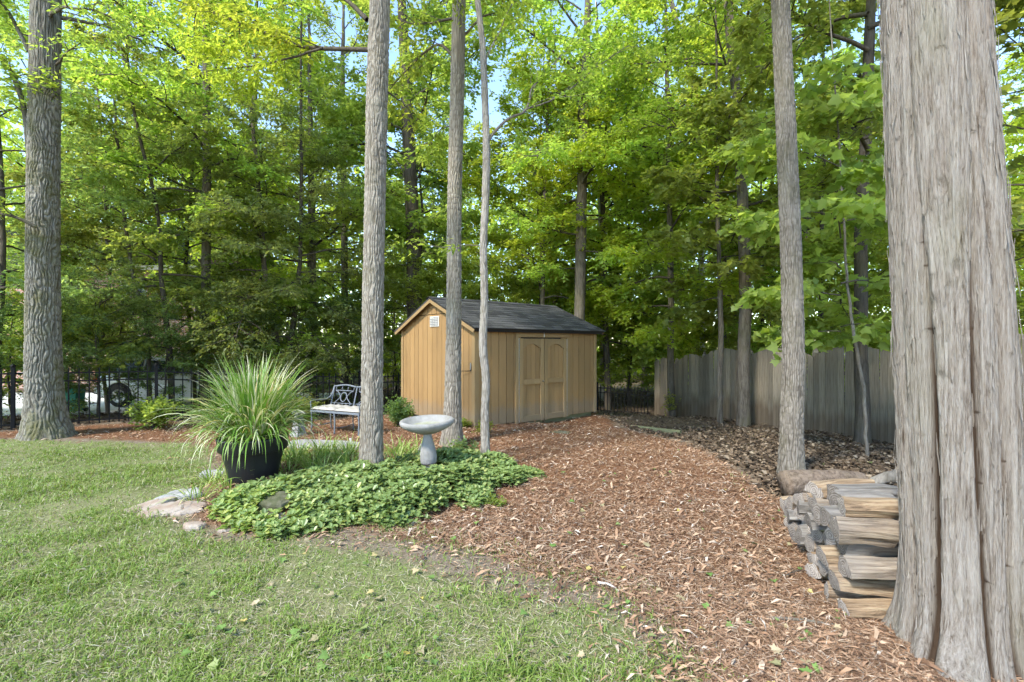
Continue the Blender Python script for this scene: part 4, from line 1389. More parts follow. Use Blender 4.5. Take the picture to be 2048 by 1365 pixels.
def crown_proto(name, seed, H, z0, R, nl, twigs, k, size, leafm, barkm, tpl=LEAF, narrow=1.0, rise=(.1, 1.0), droop=.25, r0=.05, prof=None, twl=(.22, .5)):
    rg = np.random.default_rng(seed)
    GL, limbs = Geo(), []
    prof = prof or (lambda u: (.45 + 1.0 * u * (1 - u) * 2.2) * (1 - .35 * u))
    for i in range(nl):
        u = (i + rg.random()) / nl
        z = z0 + (H - z0) * u * .96
        az = i * 2.39996 + rg.normal(0, .4)
        L = R * prof(u) * rg.uniform(.7, 1.15)
        el = rise[0] + (rise[1] - rise[0]) * u + rg.normal(0, .12)
        p = [np.array([0, 0, z])]
        a, e = az, el
        for s in range(7):
            d = np.array([math.cos(a) * math.cos(e), math.sin(a) * math.cos(e), math.sin(e)])
            p.append(p[-1] + d * L / 7)
            a += rg.normal(0, .16); e += rg.normal(-.06, .12)
        rr = r0 * (L / R) * (1 - .5 * u)
        GL.add(*tube(p, np.linspace(rr, rr * .2, 8), 5, False))
        limbs.append((np.array(p), L, 1.0))
        ns = max(3, int(5 + L * 2.2))
        for s in range(ns):
            t = .22 + .76 * (s + rg.random()) / ns
            b, d = along(p, np.array([t]))
            sg = 1 if s % 2 else -1
            sd = norm(np.cross(d[0], UP)) * sg
            dd = norm(d[0] * .7 + sd * rg.uniform(.5, 1.0) + UP * rg.normal(.05, .18))
            l2 = L * rg.uniform(.25, .5) * (1.15 - .6 * t)
            q = [b[0]]
            for s2 in range(4):
                q.append(q[-1] + dd * l2 / 4)
                dd = norm(dd + rg.normal(0, .16, 3) + np.array([0, 0, -.05]))
            GL.add(*tube(q, np.linspace(rr * .4, rr * .1, 5), 3, False))
            limbs.append((np.array(q), l2, .8))
    w = np.array([l * m for _, l, m in limbs]); w /= w.sum()
    cnt = rg.multinomial(twigs, w)
    B, D = [], []
    for (p, l, m), c in zip(limbs, cnt):
        if not c: continue
        ts = .25 + .75 * rg.random(c) ** .75
        b, d = along(p, ts)
        sg = np.where(rg.random(c) < .5, 1.0, -1.0)[:, None]
        sd = norm(np.cross(d, UP)) * sg
        B.append(b); D.append(norm(d * .6 + sd * rg.uniform(.2, 1.1, (c, 1)) + rg.normal(0, .3, (c, 3))))
    B = np.concatenate(B); D = np.concatenate(D)
    V, Fc = leaves_on(B, D, rg.uniform(*twl, len(B)), k, size, rg, tpl, narrow, droop)
    cm = Geo().add(V, Fc).mesh(name + '_crown', leafm)
    lm = GL.mesh(name + '_limbs', barkm, True)
    return lm, cm

PR = {}
PR['tall'] = crown_proto('tall', 1, 17, 4.2, 4.2, 32, 3300, 8, .125, M['leaf_bright'], M['bark_brown'], narrow=1.0, rise=(.05, 1.0), r0=.07)
PR['tall2'] = crown_proto('tall2', 2, 16, 5.0, 3.9, 28, 3200, 8, .135, M['leaf_mid'], M['bark_brown'], narrow=1.15, rise=(.0, 1.0), r0=.07)
PR['maple'] = crown_proto('maple', 3, 10, 1.9, 3.3, 26, 1950, 8, .12, M['leaf_mid'], M['bark_brown'], narrow=1.2, rise=(-.05, .8), droop=.3)
PR['cool'] = crown_proto('cool', 4, 8.5, 1.6, 3.2, 24, 1800, 8, .115, M['leaf_cool'], M['bark_brown'], narrow=.85, rise=(-.1, .7), droop=.4)
PR['lime'] = crown_proto('lime', 5, 12, 2.0, 3.4, 28, 2900, 8, .12, M['leaf_yellow'], M['bark_brown'], narrow=1.05, rise=(.0, .9))
PR['under'] = crown_proto('under', 6, 4.6, .7, 2.0, 20, 1350, 8, .10, M['leaf_bright'], M['bark_brown'], narrow=1.1, rise=(.1, .8), r0=.025)
PR['dark'] = crown_proto('dark', 7, 5.0, .4, 2.1, 24, 1500, 8, .085, M['leaf_dark'], M['bark_brown'], narrow=1.0, rise=(.2, 1.0), r0=.03)
PR['canopy'] = crown_proto('canopy', 8, 13, 6.4, 3.2, 20, 1350, 8, .10, M['leaf_bright'], M['bark_grey'], narrow=.75, rise=(.15, 1.0), r0=.07)
PR['bigmaple'] = crown_proto('bigmaple', 9, 6.2, 1.9, 1.9, 17, 420, 6, .17, M['leaf_mid'], M['bark_brown'], tpl=MAPLE, rise=(-.05, .8), droop=.45, r0=.022)
PR['bigmaple2'] = crown_proto('bigmaple2', 10, 8.5, 2.6, 2.3, 20, 700, 6, .15, M['leaf_mid'], M['bark_brown'], tpl=MAPLE, rise=(-.05, .8), droop=.45, r0=.03)

def simple_trunk_mesh(name, H, r, seed, m):
    rg = np.random.default_rng(seed)
    n = 14
    z = np.linspace(-.4, H, n)
    p = np.stack([np.cumsum(rg.normal(0, .035, n)), np.cumsum(rg.normal(0, .035, n)), z], -1)
    p[:, :2] -= p[1, :2]
    p[:, :2] *= .9
    rad = r * np.interp(z, [-.4, 0, .5, H], [1.5, 1.3, 1.0, .12])
    return Geo().add(*tube(p, rad, 10)).mesh(name, m, True)
TR = {'tall': simple_trunk_mesh('trunk', 16, .15, 1, M['bark_brown']), 'tall2': simple_trunk_mesh('trunk', 15.5, .16, 2, M['bark_brown']),
      'maple': simple_trunk_mesh('trunk', 9.5, .08, 3, M['bark_brown']), 'cool': simple_trunk_mesh('trunk', 8, .07, 4, M['bark_brown']),
      'lime': simple_trunk_mesh('trunk', 11.5, .085, 5, M['bark_brown']), 'under': simple_trunk_mesh('trunk', 4.2, .035, 6, M['bark_brown']),
      'dark': simple_trunk_mesh('trunk', 4.4, .045, 7, M['bark_brown'])}

def dress(root, proto, rz, s=1.0, sz=None, dz=0.0, off=(0, 0), crown=True):
    lm, cm = PR[proto]
    for nm, me in (('limbs', lm), ('crown', cm)):
        o = link(nm, me, root)
        o.rotation_euler = (0, 0, rz); o.scale = (s, s, sz or s); o.location = (off[0], off[1], dz)

# --- near trunks with modelled bark
def bark_trunk(path, n, rings, amp, rid, seed, flare=.35, fz=.16, rib=.03):
    """path rows: x, y, z, r (local). Returns Geo and ridge attribute"""
    P = spline(np.asarray(path, float), 400)
    zq = np.concatenate([np.linspace(P[0, 2], 6.3, int(rings * .88), endpoint=False), np.linspace(6.3, P[-1, 2], rings - int(rings * .88))])
    P = np.stack([np.interp(zq, P[:, 2], P[:, q]) for q in range(4)], -1)
    a = np.linspace(0, 2 * np.pi, n, endpoint=False)
    z = P[:, 2]
    A, Z = np.meshgrid(a, z)
    R0 = P[:, 3][:, None] * np.ones((1, n))
    lob = vnoise(np.stack([np.cos(A).ravel() * 1.7 + seed, np.sin(A).ravel() * 1.7, Z.ravel() * .3], -1), seed).reshape(A.shape)
    fl = np.exp(-np.maximum(Z - z[0] - .1, 0) / .24)
    R = R0 * (1 + flare * fl * (.35 + 1.3 * lob)) * (1 + .10 * (lob - .5))
    rm = float(np.median(P[:, 3]))
    cs = np.stack([np.cos(A).ravel(), np.sin(A).ravel(), Z.ravel()], -1)
    c = cs * np.array([rm * rid, rm * rid, rid * fz])
    warp = (vnoise(c * .35, seed + 5) - .5)[:, None] * np.array([1.2, 1.2, 0])
    nn = vnoise(c + warp, seed + 1)
    n2 = vnoise(c * np.array([1.9, 1.9, 1.3]) + warp * 1.5, seed + 2)
    nst = max(6, round(2 * np.pi * rm / rib))
    q = cs * np.array([rm / rib * .55, rm / rib * .55, 2.6])
    s1 = nst * A.ravel() / (2 * np.pi) + 2.4 * vnoise(q, seed + 11) + 1.1 * vnoise(q * np.array([1.3, 1.3, 2.6]), seed + 12)
    st_ = 1 - np.abs((s1 % 1) - .5) * 2                       # 0 in a furrow, 1 on a crest
    brk = smooth(.02, .16, np.abs(vnoise(cs * np.array([rm / rib, rm / rib, .36 / rib]), seed + 13) - .5))
    fine = vnoise(cs * np.array([rm * 150, rm * 150, 22]), seed + 14)
    ridge = (smooth(.06, .55, st_) * (.35 + .65 * brk) * (.72 + .42 * fine)).reshape(A.shape)
    ridge = np.clip(ridge, 0, 1)
    dz = vnoise(c * np.array([1, 1, 4.0]), seed + 3).reshape(A.shape)
    R = R + amp * (ridge - .5) * (.7 + .6 * dz)
    X = P[:, 0][:, None] + np.cos(A) * R
    Y = P[:, 1][:, None] + np.sin(A) * R
    V = np.stack([X, Y, Z], -1).reshape(-1, 3)
    r_ = np.arange(rings - 1)[:, None] * n; j = np.arange(n)[None]
    Q = np.stack([r_ + j, r_ + (j + 1) % n, r_ + n + (j + 1) % n, r_ + n + j], -1).reshape(-1, 4)
    return Geo().add(V, Q), ridge.ravel()

def px_path(pts, y, x0, y0, z0):
    """photo pixels (px, py, width px) at depth y -> local x,y,z,r rows"""
    out = []
    for px, py, w in pts:
        p = at(px, py, y)
        out.append((p[0] - x0, 0.0, p[2] - z0, w / 2 / F * y * math.cos(math.atan((px - 1024) / F)) * .95))
    return out

def near_tree(label, px, py, zg, pts, m, seed, n, rings, amp, rid, flare, rib=.03, fz=.16):
    y = (CAM_Z - zg) * F / (py - HZ)
    x = (px - 1024) / F * y
    z = gz(x, y)
    root = thing('tree', label, 'tree', (x, y, z))
    path = px_path(pts, y, x, y, z)
    path = sorted(path, key=lambda q: q[2])
    # carry on above the frame
    l = path[-1]; k = path[-2]
    dx = (l[0] - k[0]) / (l[2] - k[2])
    path.append((l[0] + dx * 3, 0, l[2] + 3, l[3] * .8)); path.append((l[0] + dx * 6.5, 0, l[2] + 6.5, l[3] * .35))
    path.insert(0, (path[0][0], 0, -.15, path[0][3]))
    path = [p for i, p in enumerate(path) if i == 0 or p[2] > path[0][2] + .05]
    G, rd = bark_trunk(path, n, rings, amp, rid, seed, flare, fz, rib)
    G.build('trunk', m, root, True, {'ridge': rd})
    return root, path, (x, y, z)

T1, p1, c1 = near_tree('massive mossy oak at the left with a flared base', 92, 872, 0, [(92, 862, 92), (88, 780, 84), (86, 650, 78), (86, 450, 74), (88, 250, 70), (92, 0, 65)], M['bark_oak'], 3, 230, 560, .024, 20, .42, .044)
T2, p2, c2 = near_tree('tall grey oak trunk rising from the groundcover left of the bird bath', 742, 944, .13, [(742, 940, 50), (744, 800, 46), (746, 600, 44), (750, 400, 43), (754, 200, 44), (760, 0, 42)], M['bark_grey'], 4, 140, 500, .012, 34, .28, .029)
T3, p3, c3 = near_tree('grey oak trunk standing right in front of the shed gable', 905, 884, -.02, [(904, 880, 37), (906, 760, 33), (908, 600, 31), (909, 400, 30), (914, 200, 29), (918, 0, 27)], M['bark_grey'], 5, 115, 440, .013, 32, .38, .031)
T4, p4, c4 = near_tree('thin wavy pale trunk standing before the shed doors', 970, 920, .1, [(971, 916, 19), (970, 830, 17), (972, 760, 17), (966, 690, 17), (969, 600, 16), (967, 500, 15.5), (971, 400, 16), (973, 300, 16), (970, 200, 14), (965, 90, 13), (955, 0, 12)], M['bark_pale'], 6, 56, 380, .006, 60, .22, .03)
T5, p5, c5 = near_tree('grey oak trunk behind the firewood stack', 1581, 955, 0, [(1581, 945, 54), (1583, 850, 50), (1586, 700, 48), (1582, 500, 45), (1574, 300, 43), (1566, 120, 40), (1561, 0, 39)], M['bark_dim'], 7, 160, 500, .010, 42, .25, .023)
dress(T1, 'canopy', .4, .85, 1.0, off=(p1[-2][0], 0))
dress(T2, 'canopy', 2.0, .95, .95, dz=.3, off=(p2[-2][0], 0))
dress(T3, 'canopy', 3.7, 1.0, 1.0, dz=.6, off=(p3[-2][0], 0))
dress(T4, 'canopy', 5.0, .7, .75, dz=1.2, off=(p4[-2][0], 0))
dress(T5, 'canopy', 1.1, 1.0, 1.0, dz=.2, off=(p5[-2][0], 0))

# --- low side branches seen on the near trunks
def branches(root, c, specs, leafm, barkm, k, size, narrow, seed, tw=60, tpl=LEAF, r=.02, twl=(.2, .4), droop=.3):
    rg = np.random.default_rng(seed)
    off = np.array(c)
    for pts, ya, yb, rr, twn in specs:
        GB, GL2 = Geo(), Geo()
        ys = np.linspace(ya, yb, len(pts))
        P = spline(np.array([at(px, py, yy) for (px, py), yy in zip(pts, ys)]) - off, 26)
        P += np.cumsum(rg.normal(0, .004, P.shape), 0)
        GB.add(*tube(P, np.linspace(rr, rr * .25, 26), 7, False))
        L = np.linalg.norm(np.diff(P, axis=0), axis=1).sum()
        ns = int(L * 5)
        paths = [(P, L)]
        for s in range(ns):
            t = .2 + .8 * (s + rg.random()) / ns
            b, d = along(P, np.array([t]))
            sd = norm(np.cross(d[0], UP)) * (1 if s % 2 else -1)
            dd = norm(d[0] * .8 + sd * rg.uniform(.3, .9) + UP * rg.normal(0, .3))
            l2 = rg.uniform(.3, .9) * (1.2 - .5 * t) * min(1, L / 2)
            q = [b[0]]
            for _ in range(4):
                q.append(q[-1] + dd * l2 / 4); dd = norm(dd + rg.normal(0, .2, 3) - UP * .05)
            GB.add(*tube(np.array(q), np.linspace(rr * .3, rr * .08, 5), 4, False))
            paths.append((np.array(q), l2))
        bo_ = GB.build('branch', barkm, root, True)
        if twn <= 0: continue
        w = np.array([l for _, l in paths]); w[0] *= .5; w /= w.sum()
        for (p, l), cnt in zip(paths, rg.multinomial(twn, w)):
            if not cnt: continue
            b, d = along(p, .25 + .75 * rg.random(cnt))
            sg = np.where(rg.random(cnt) < .5, 1.0, -1.0)[:, None]
            dd = norm(d * .7 + norm(np.cross(d, UP)) * sg * rg.uniform(.1, .9, (cnt, 1)) + rg.normal(0, .3, (cnt, 3)))
            V, Fc = leaves_on(b, dd, rg.uniform(*twl, cnt), k, size, rg, tpl, narrow, droop)
            GL2.add(V, Fc)
        if GL2.n: GL2.build('foliage', leafm, bo_)
branches(T2, c2, [([(738, 100), (650, 98), (590, 88), (520, 60), (440, 30), (370, 5)], c2[1], 6.1, .028, 230), ([(645, 98), (560, 125), (480, 140), (400, 150)], 5.6, 6.3, .015, 150),
                  ([(735, 40), (690, 0), (610, -50), (520, -80)], c2[1], 6.0, .03, 160), ([(770, 180), (800, 200), (830, 230)], c2[1], 5.9, .012, 14), ([(768, 300), (800, 330), (810, 370)], c2[1], 5.8, .010, 0)],
         M['leaf_yellow'], M['bark_brown'], 7, .095, .62, 31)
branches(T3, c3, [([(915, 120), (870, 90), (800, 150), (770, 190)], c3[1], 8.6, .03, 110), ([(912, 90), (960, 40), (1010, 10), (1060, -40)], c3[1], 8.2, .025, 110), ([(912, 250), (880, 260), (850, 300)], c3[1], 8.6, .012, 50)],
         M['leaf_bright'], M['bark_grey'], 7, .095, .75, 32)
branches(T4, c4, [([(973, 285), (1010, 245), (1048, 222), (1060, 180), (1090, 150), (1130, 105)], c4[1], 6.9, .022, 90), ([(1048, 222), (1130, 185), (1200, 130), (1260, 90)], 6.6, 7.3, .014, 110), ([(966, 490), (930, 488), (880, 492), (830, 480)], c4[1], 6.8, .006, 20), ([(970, 120), (1000, 60), (1030, 0)], c4[1], 6.6, .012, 50)],
         M['leaf_bright'], M['bark_pale'], 7, .085, .8, 33)
branches(T1, c1, [([(58, 105), (25, 40), (-10, -10), (-60, -80)], c1[1], 8.3, .035, 110), ([(58, 300), (42, 200), (5, 120), (-60, 70)], c1[1], 8.0, .05, 150), ([(72, 455), (35, 437), (-20, 425), (-90, 400)], c1[1] - .3, 7.9, .035, 60), ([(80, 545), (78, 520), (60, 507), (45, 503)], c1[1] - .33, 8.1, .010, 0)],
         M['leaf_bright'], M['bark_oak'], 7, .10, .8, 34)

# --- red cedar at the right edge
def cedar():
    bx_, by_ = 2.355, 2.52
    z = gz(bx_, by_)
    root = thing('cedar_tree', 'huge fluted cedar trunk with shredding grey bark at the right', 'tree', (bx_, by_, z))
    n, rings = 460, 420
    zz = np.concatenate([np.linspace(-.12, 3.9, 380), np.linspace(3.95, 9.5, 40)])
    a = np.linspace(0, 2 * np.pi, n, endpoint=False)
    A, Z = np.meshgrid(a, zz)
    cx = -.046 * np.maximum(Z, 0) - .012 * np.maximum(Z - 2, 0)
    R0 = np.interp(zz, [-.12, 0, .3, 1, 2, 3.4, 6, 9.5], [.270, .262, .252, .241, .228, .210, .15, .05])[:, None] * np.ones((1, n))
    # deep flutes that wander upwards; angles measured towards the camera side
    view = math.atan2(-by_, -bx_)
    flute = np.zeros_like(A)
    for th, dep, wd, drift, zt in ((-.32, .075, .075, -.05, 2.2), (.30, .060, .07, .10, 2.6), (.92, .055, .09, -.04, 3.0), (-.95, .05, .10, .05, 1.6), (1.7, .05, .1, .02, 3), (2.6, .06, .12, .0, 3), (-1.8, .06, .1, .03, 3), (-2.6, .05, .1, 0, 3)):
        ctr = view + th + drift * Z + .06 * np.sin(Z * 2.1 + th * 5)
        dd = (A - ctr + np.pi) % (2 * np.pi) - np.pi
        fade = 1 - smooth(zt - 1.3, zt + .4, Z) * .75
        flute += dep * fade * np.exp(-(dd / wd) ** 2)
    lob = vnoise(np.stack([np.cos(A).ravel() * 2.2 + 4, np.sin(A).ravel() * 2.2, Z.ravel() * .45], -1), 77).reshape(A.shape)
    fl = np.exp(-np.maximum(Z, 0) / .16)
    R = R0 * (1 + .42 * fl * (.2 + 1.2 * lob)) * (1 + .14 * (lob - .5)) - flute
    c = np.stack([(np.cos(A) * R0).ravel() * 95, (np.sin(A) * R0).ravel() * 95, Z.ravel() * 3.0], -1)
    w = (vnoise(c * .2, 8) - .5)[:, None] * np.array([3, 3, 0])
    nn = (vnoise(c + w, 9) * .6 + vnoise(c * 2.1 + w, 10) * .4).reshape(A.shape)
    s1 = 74 * A / (2 * np.pi) + 3.2 * (vnoise(np.stack([np.cos(A).ravel() * 3, np.sin(A).ravel() * 3, Z.ravel() * 1.3], -1), 81).reshape(A.shape)) + .8 * (vnoise(np.stack([np.cos(A).ravel() * 9, np.sin(A).ravel() * 9, Z.ravel() * 5], -1), 82).reshape(A.shape))
    sid = np.floor(s1)
    hs1 = np.sin(sid * 12.9898) * 43758.5453; hs1 = hs1 - np.floor(hs1)
    zc = Z * (1.6 + 2.2 * hs1) + hs1 * 17
    hs2 = np.sin(sid * 78.233 + np.floor(zc) * 37.719) * 43758.5453; hs2 = hs2 - np.floor(hs2)
    fr = zc - np.floor(zc)
    st_ = 1 - np.abs((s1 % 1) - .5) * 2
    R = R + .0045 * (nn - .5) + .007 * (hs2 - .5) * smooth(.0, .3, st_) + .004 * hs2 * smooth(.35, 0, fr) - .005 * (1 - smooth(.0, .28, st_)) * (hs1 > .35)
    crack = (1 - smooth(.0, .22, st_)) * (hs1 > .35) * .55 + (1 - smooth(0, .04, fr)) * (hs2 > .5) * .5
    # knots
    for th, kz in ((-.18, 1.42), (.15, 1.95), (.02, 2.35), (-.25, 1.78)):
        dd = (A - (view + th) + np.pi) % (2 * np.pi) - np.pi
        q = (dd * .25 / .03) ** 2 + ((Z - kz) / .07) ** 2
        R = R + .014 * np.exp(-q * .5) - .03 * np.exp(-q * 3)
    V = np.stack([cx + np.cos(A) * R, np.sin(A) * R, Z], -1).reshape(-1, 3)
    r_ = np.arange(rings - 1)[:, None] * n; j = np.arange(n)[None]
    Q = np.stack([r_ + j, r_ + (j + 1) % n, r_ + n + (j + 1) % n, r_ + n + j], -1).reshape(-1, 4)
    ridge = np.clip(1 - flute.ravel() / .055 - crack.ravel(), 0, 1)
    tr = Geo().add(V, Q).build('trunk', M['bark_cedar'], root, True, {'ridge': ridge})
    # loose bark strips standing off the surface
    rg = np.random.default_rng(12)
    m = 420
    G = Geo()
    az = view + rg.uniform(-1.5, 1.5, m); zs = rg.uniform(.1, 3.6, m)
    L = rg.uniform(.05, .22, m); Wd = rg.uniform(.002, .006, m)
    rr = np.interp(zs, [0, .3, 1, 2, 3.4], [.275, .262, .25, .236, .215])
    for i in range(m):
        ai = int((az[i] % (2 * np.pi)) / (2 * np.pi) * n); zi = int(np.searchsorted(zz, zs[i]))
        zi2 = int(min(np.searchsorted(zz, zs[i] + L[i]), 378))
        k = 5
        idx = np.linspace(zi, zi2, k).astype(int)
        rad = np.array([R[q, ai] for q in idx]) + .003 + np.linspace(0, rg.uniform(.0, .012), k)[::(1 if rg.random() < .5 else -1)] 
        aa = az[i] + np.cumsum(rg.normal(0, .006, k))
        zc = zz[idx] + np.arange(k) * 1e-3
        Pc = np.stack([cx[idx, 0] + np.cos(aa) * rad, np.sin(aa) * rad, zc], -1)
        sd = np.stack([-np.sin(aa), np.cos(aa), np.zeros(k)], -1) * (Wd[i] * np.array([.5, 1, 1, .8, .3]))[:, None]
        out = np.stack([np.cos(aa), np.sin(aa), np.zeros(k)], -1) * .0025
        Vs = np.concatenate([Pc - sd, Pc + sd, Pc + out])
        q = np.arange(k - 1)
        G.add(Vs, [np.stack([q, q + 1, q + 1 + 2 * k, q + 2 * k], -1), np.stack([q + 2 * k, q + 1 + 2 * k, q + 1 + k, q + k], -1)])
    o = G.build('bark_strips', M['bark_cedar'], tr, False, {'ridge': np.ones(G.n)})
    o['kind'] = 'stuff'
    dress(root, 'canopy', 2.7, .75, .7, dz=1.5, off=(-.4, 0))
cedar()

# --- mid-ground trees whose trunks the photo shows
def mid_tree(label, y, pts, m, proto, rz, s=1.0, sz=None, dz=0.0, group=None, zg=None, dark=False, seed=1, H=None):
    x = (pts[0][0] - 1024) / F * y
    z = gz(x, y) if zg is None else zg
    root = thing('tree', label, 'tree', (x, y, z), 0, group)
    path = sorted(px_path(pts, y, x, y, z), key=lambda q: q[2])
    f_ = path[0]
    path.insert(0, (f_[0], 0, -.3, f_[3] * 1.35))
    path = [path[0]] + [q for q in path[1:] if q[2] > -.2]
    l, k = path[-1], path[-2]
    dx = (l[0] - k[0]) / max(.3, l[2] - k[2])
    path.append((l[0] + dx * 3, 0, l[2] + 3, l[3] * .6)); path.append((l[0] + dx * 6, 0, l[2] + 6, l[3] * .25))
    P = spline(np.array(path), 40)
    rg = np.random.default_rng(seed)
    P[:, 0] += np.cumsum(rg.normal(0, .006, 40)); P[:, 1] += np.cumsum(rg.normal(0, .012, 40))
    V, Fc = tube(P[:, :3], P[:, 3], 14)
    V += (np.stack([vnoise(V * 7, seed + q) for q in range(3)], -1) - .5) * .02
    Geo().add(V, Fc).build('trunk', m, root, True)
    if proto:
        o5 = np.interp(5, P[:, 2], P[:, 0])
        dress(root, proto, rz, s, sz, dz, (o5, 0))
    return root
BB_, BG = M['bark_brown'], M['bark_grey']
bm = M['bark_mid'] = bark('bark_mid', (.15, .128, .102), (.05, .04, .03), .15, 20, .35, .3, .7, use_attr=False)
mid_tree('straight dark trunk behind the fence left of the potted grass', 13.0, [(410, 760, 22), (411, 500, 20), (412, 250, 18), (413, 60, 16)], bm, 'tall', .5, seed=11)
mid_tree('slim leaning trunk behind the fence above the white car', 12.4, [(300, 830, 11), (292, 640, 10), (262, 560, 9), (240, 430, 8), (232, 300, 7)], bm, 'cool', 1.2, .9, seed=12)
mid_tree('slim dark trunk at the fence post left of the potted grass', 12.0, [(345, 830, 15), (335, 680, 13), (318, 560, 11), (312, 450, 9), (280, 300, 8)], BB_, 'maple', 2.2, .85, seed=13)
mid_tree('slender trunk leaning left behind the potted grass', 13.6, [(562, 760, 15), (545, 640, 14), (530, 560, 12), (520, 420, 10), (505, 250, 8)], bm, 'cool', 3.1, 1.0, seed=14)
mid_tree('slender dark trunk leaning right behind the potted grass', 13.4, [(565, 760, 14), (582, 680, 13), (590, 600, 11), (598, 520, 9), (600, 300, 7)], BB_, 'cool', 4.6, .9, seed=15)
mid_tree('brown trunk behind the fence and bench', 15.2, [(628, 780, 16), (626, 650, 15), (624, 540, 14), (620, 300, 12)], bm, 'maple', 5.4, 1.1, seed=16)
mid_tree('thick dark trunk rising behind the shed gable', 15.6, [(834, 760, 34), (832, 600, 31), (828, 450, 29), (820, 300, 26), (812, 100, 22)], BB_, 'tall2', .2, seed=17)
mid_tree('straight trunk rising behind the middle of the shed roof', 15.0, [(1153, 800, 24), (1157, 620, 23), (1159, 450, 22), (1163, 280, 20), (1167, 150, 18)], bm, 'tall', 2.9, seed=18)
mid_tree('thin pale trunk behind the shed roof centre', 16.5, [(1084, 780, 9), (1085, 600, 9), (1088, 420, 8), (1095, 250, 7)], bm, 'lime', 1.9, 1.0, seed=19)
mid_tree('dark trunk just right of the shed behind the short fence', 17.0, [(1216, 828, 15), (1213, 700, 13), (1210, 560, 12), (1205, 350, 10)], BB_, 'maple', .9, 1.25, seed=20)
mid_tree('sunlit whitish trunk just right of the shed', 19.0, [(1206, 830, 12), (1205, 700, 11), (1203, 620, 10), (1196, 300, 8)], M['bark_white'], 'lime', 3.3, 1.15, seed=21)
mid_tree('straight trunk at the far end of the board fence', 14.4, [(1346, 833, 18), (1345, 700, 14), (1344, 560, 13), (1342, 400, 12), (1338, 200, 10)], bm, 'lime', 4.4, 1.15, seed=22)
mid_tree('slim forked trunk in front of the board fence', 12.2, [(1442, 858, 15), (1440, 760, 13), (1441, 640, 12), (1439, 520, 10), (1436, 380, 9)], bm, 'bigmaple2', 1.4, 1.0, seed=23)
mid_tree('thick brown trunk against the board fence', 12.0, [(1486, 856, 33), (1486, 750, 28), (1487, 600, 27), (1482, 450, 25), (1472, 250, 22), (1455, 50, 20)], bm, 'tall', 5.1, seed=24)
mid_tree('dark trunk against the fence left of the cedar', 9.3, [(1728, 890, 40), (1728, 780, 33), (1727, 620, 31), (1730, 450, 29), (1738, 250, 26), (1745, 50, 24)], BB_, 'tall2', 2.4, seed=25)
mid_tree('spindly maple sapling left of the cedar', 7.7, [(1733, 922, 9), (1727, 840, 8.5), (1722, 760, 8), (1708, 640, 7), (1697, 540, 6), (1690, 420, 5)], M['bark_pale'], 'bigmaple', 2.2, 1.0, seed=26, dz=-.1)
mid_tree('slanting trunk high above the board fence', 17.5, [(1500, 800, 16), (1445, 480, 14), (1425, 330, 13), (1385, 150, 12), (1345, 0, 11)], bm, 'lime', .7, 1.2, seed=27)
mid_tree('sunlit pale trunk beyond the board fence', 21.0, [(1404, 800, 12), (1405, 660, 12), (1402, 500, 10)], M['bark_white'], 'tall', 1.3, seed=28)
mid_tree('crooked leafy tree in front of the brick house', 13.2, [(215, 830, 10), (205, 700, 9), (222, 560, 8), (210, 400, 7)], bm, 'maple', .4, .8, .75, seed=41)
mid_tree('drooping tree right of the brick house windows', 14.0, [(390, 820, 10), (385, 700, 9), (372, 560, 8), (380, 400, 7)], BB_, 'cool', 1.4, 1.0, 1.0, seed=42)
mid_tree('leafy tree hiding the left part of the brick house', 19.6, [(130, 800, 12), (128, 600, 10), (135, 400, 8)], bm, 'maple', 2.4, 1.1, 1.0, seed=43)
mid_tree('dark stem behind the fence at the far left', 10.4, [(-5, 850, 22), (0, 700, 18), (4, 500, 15), (-10, 200, 12)], BB_, 'cool', 2.9, 1.0, seed=29)
mid_tree('maple with broad leaves behind the thick brown fence trunk', 13.5, [(1640, 850, 14), (1640, 650, 12), (1642, 400, 10)], BB_, 'bigmaple2', 3.5, 1.25, seed=30)
mid_tree('broad-leaved maple right of the cedar trunk', 8.6, [(2090, 860, 18), (2085, 600, 15), (2080, 300, 12)], BB_, 'bigmaple2', .3, 1.05, seed=31)

mid_tree('tall leafy tree behind the driveway left of the brick house', 20.2, [(70, 800, 16), (72, 500, 14), (75, 200, 11)], bm, 'tall', 1.0, seed=51)
mid_tree('tall leafy tree in front of the middle of the brick house', 19.4, [(395, 800, 18), (398, 500, 15), (392, 200, 12)], BB_, 'tall', 2.0, seed=52)
mid_tree('tall dark-leaved tree at the right corner of the brick house', 19.8, [(270, 800, 16), (262, 500, 14), (255, 200, 11)], BB_, 'tall2', 4.0, seed=53)
mid_tree('tall bright tree behind the bench and driveway end', 18.4, [(500, 790, 17), (506, 500, 14), (510, 200, 11)], bm, 'lime', 5.0, 1.3, 1.35, seed=54)
mid_tree('tall leafy tree directly behind the central trunk', 18.8, [(690, 790, 17), (688, 500, 14), (686, 200, 11)], bm, 'tall', 3.3, seed=55)

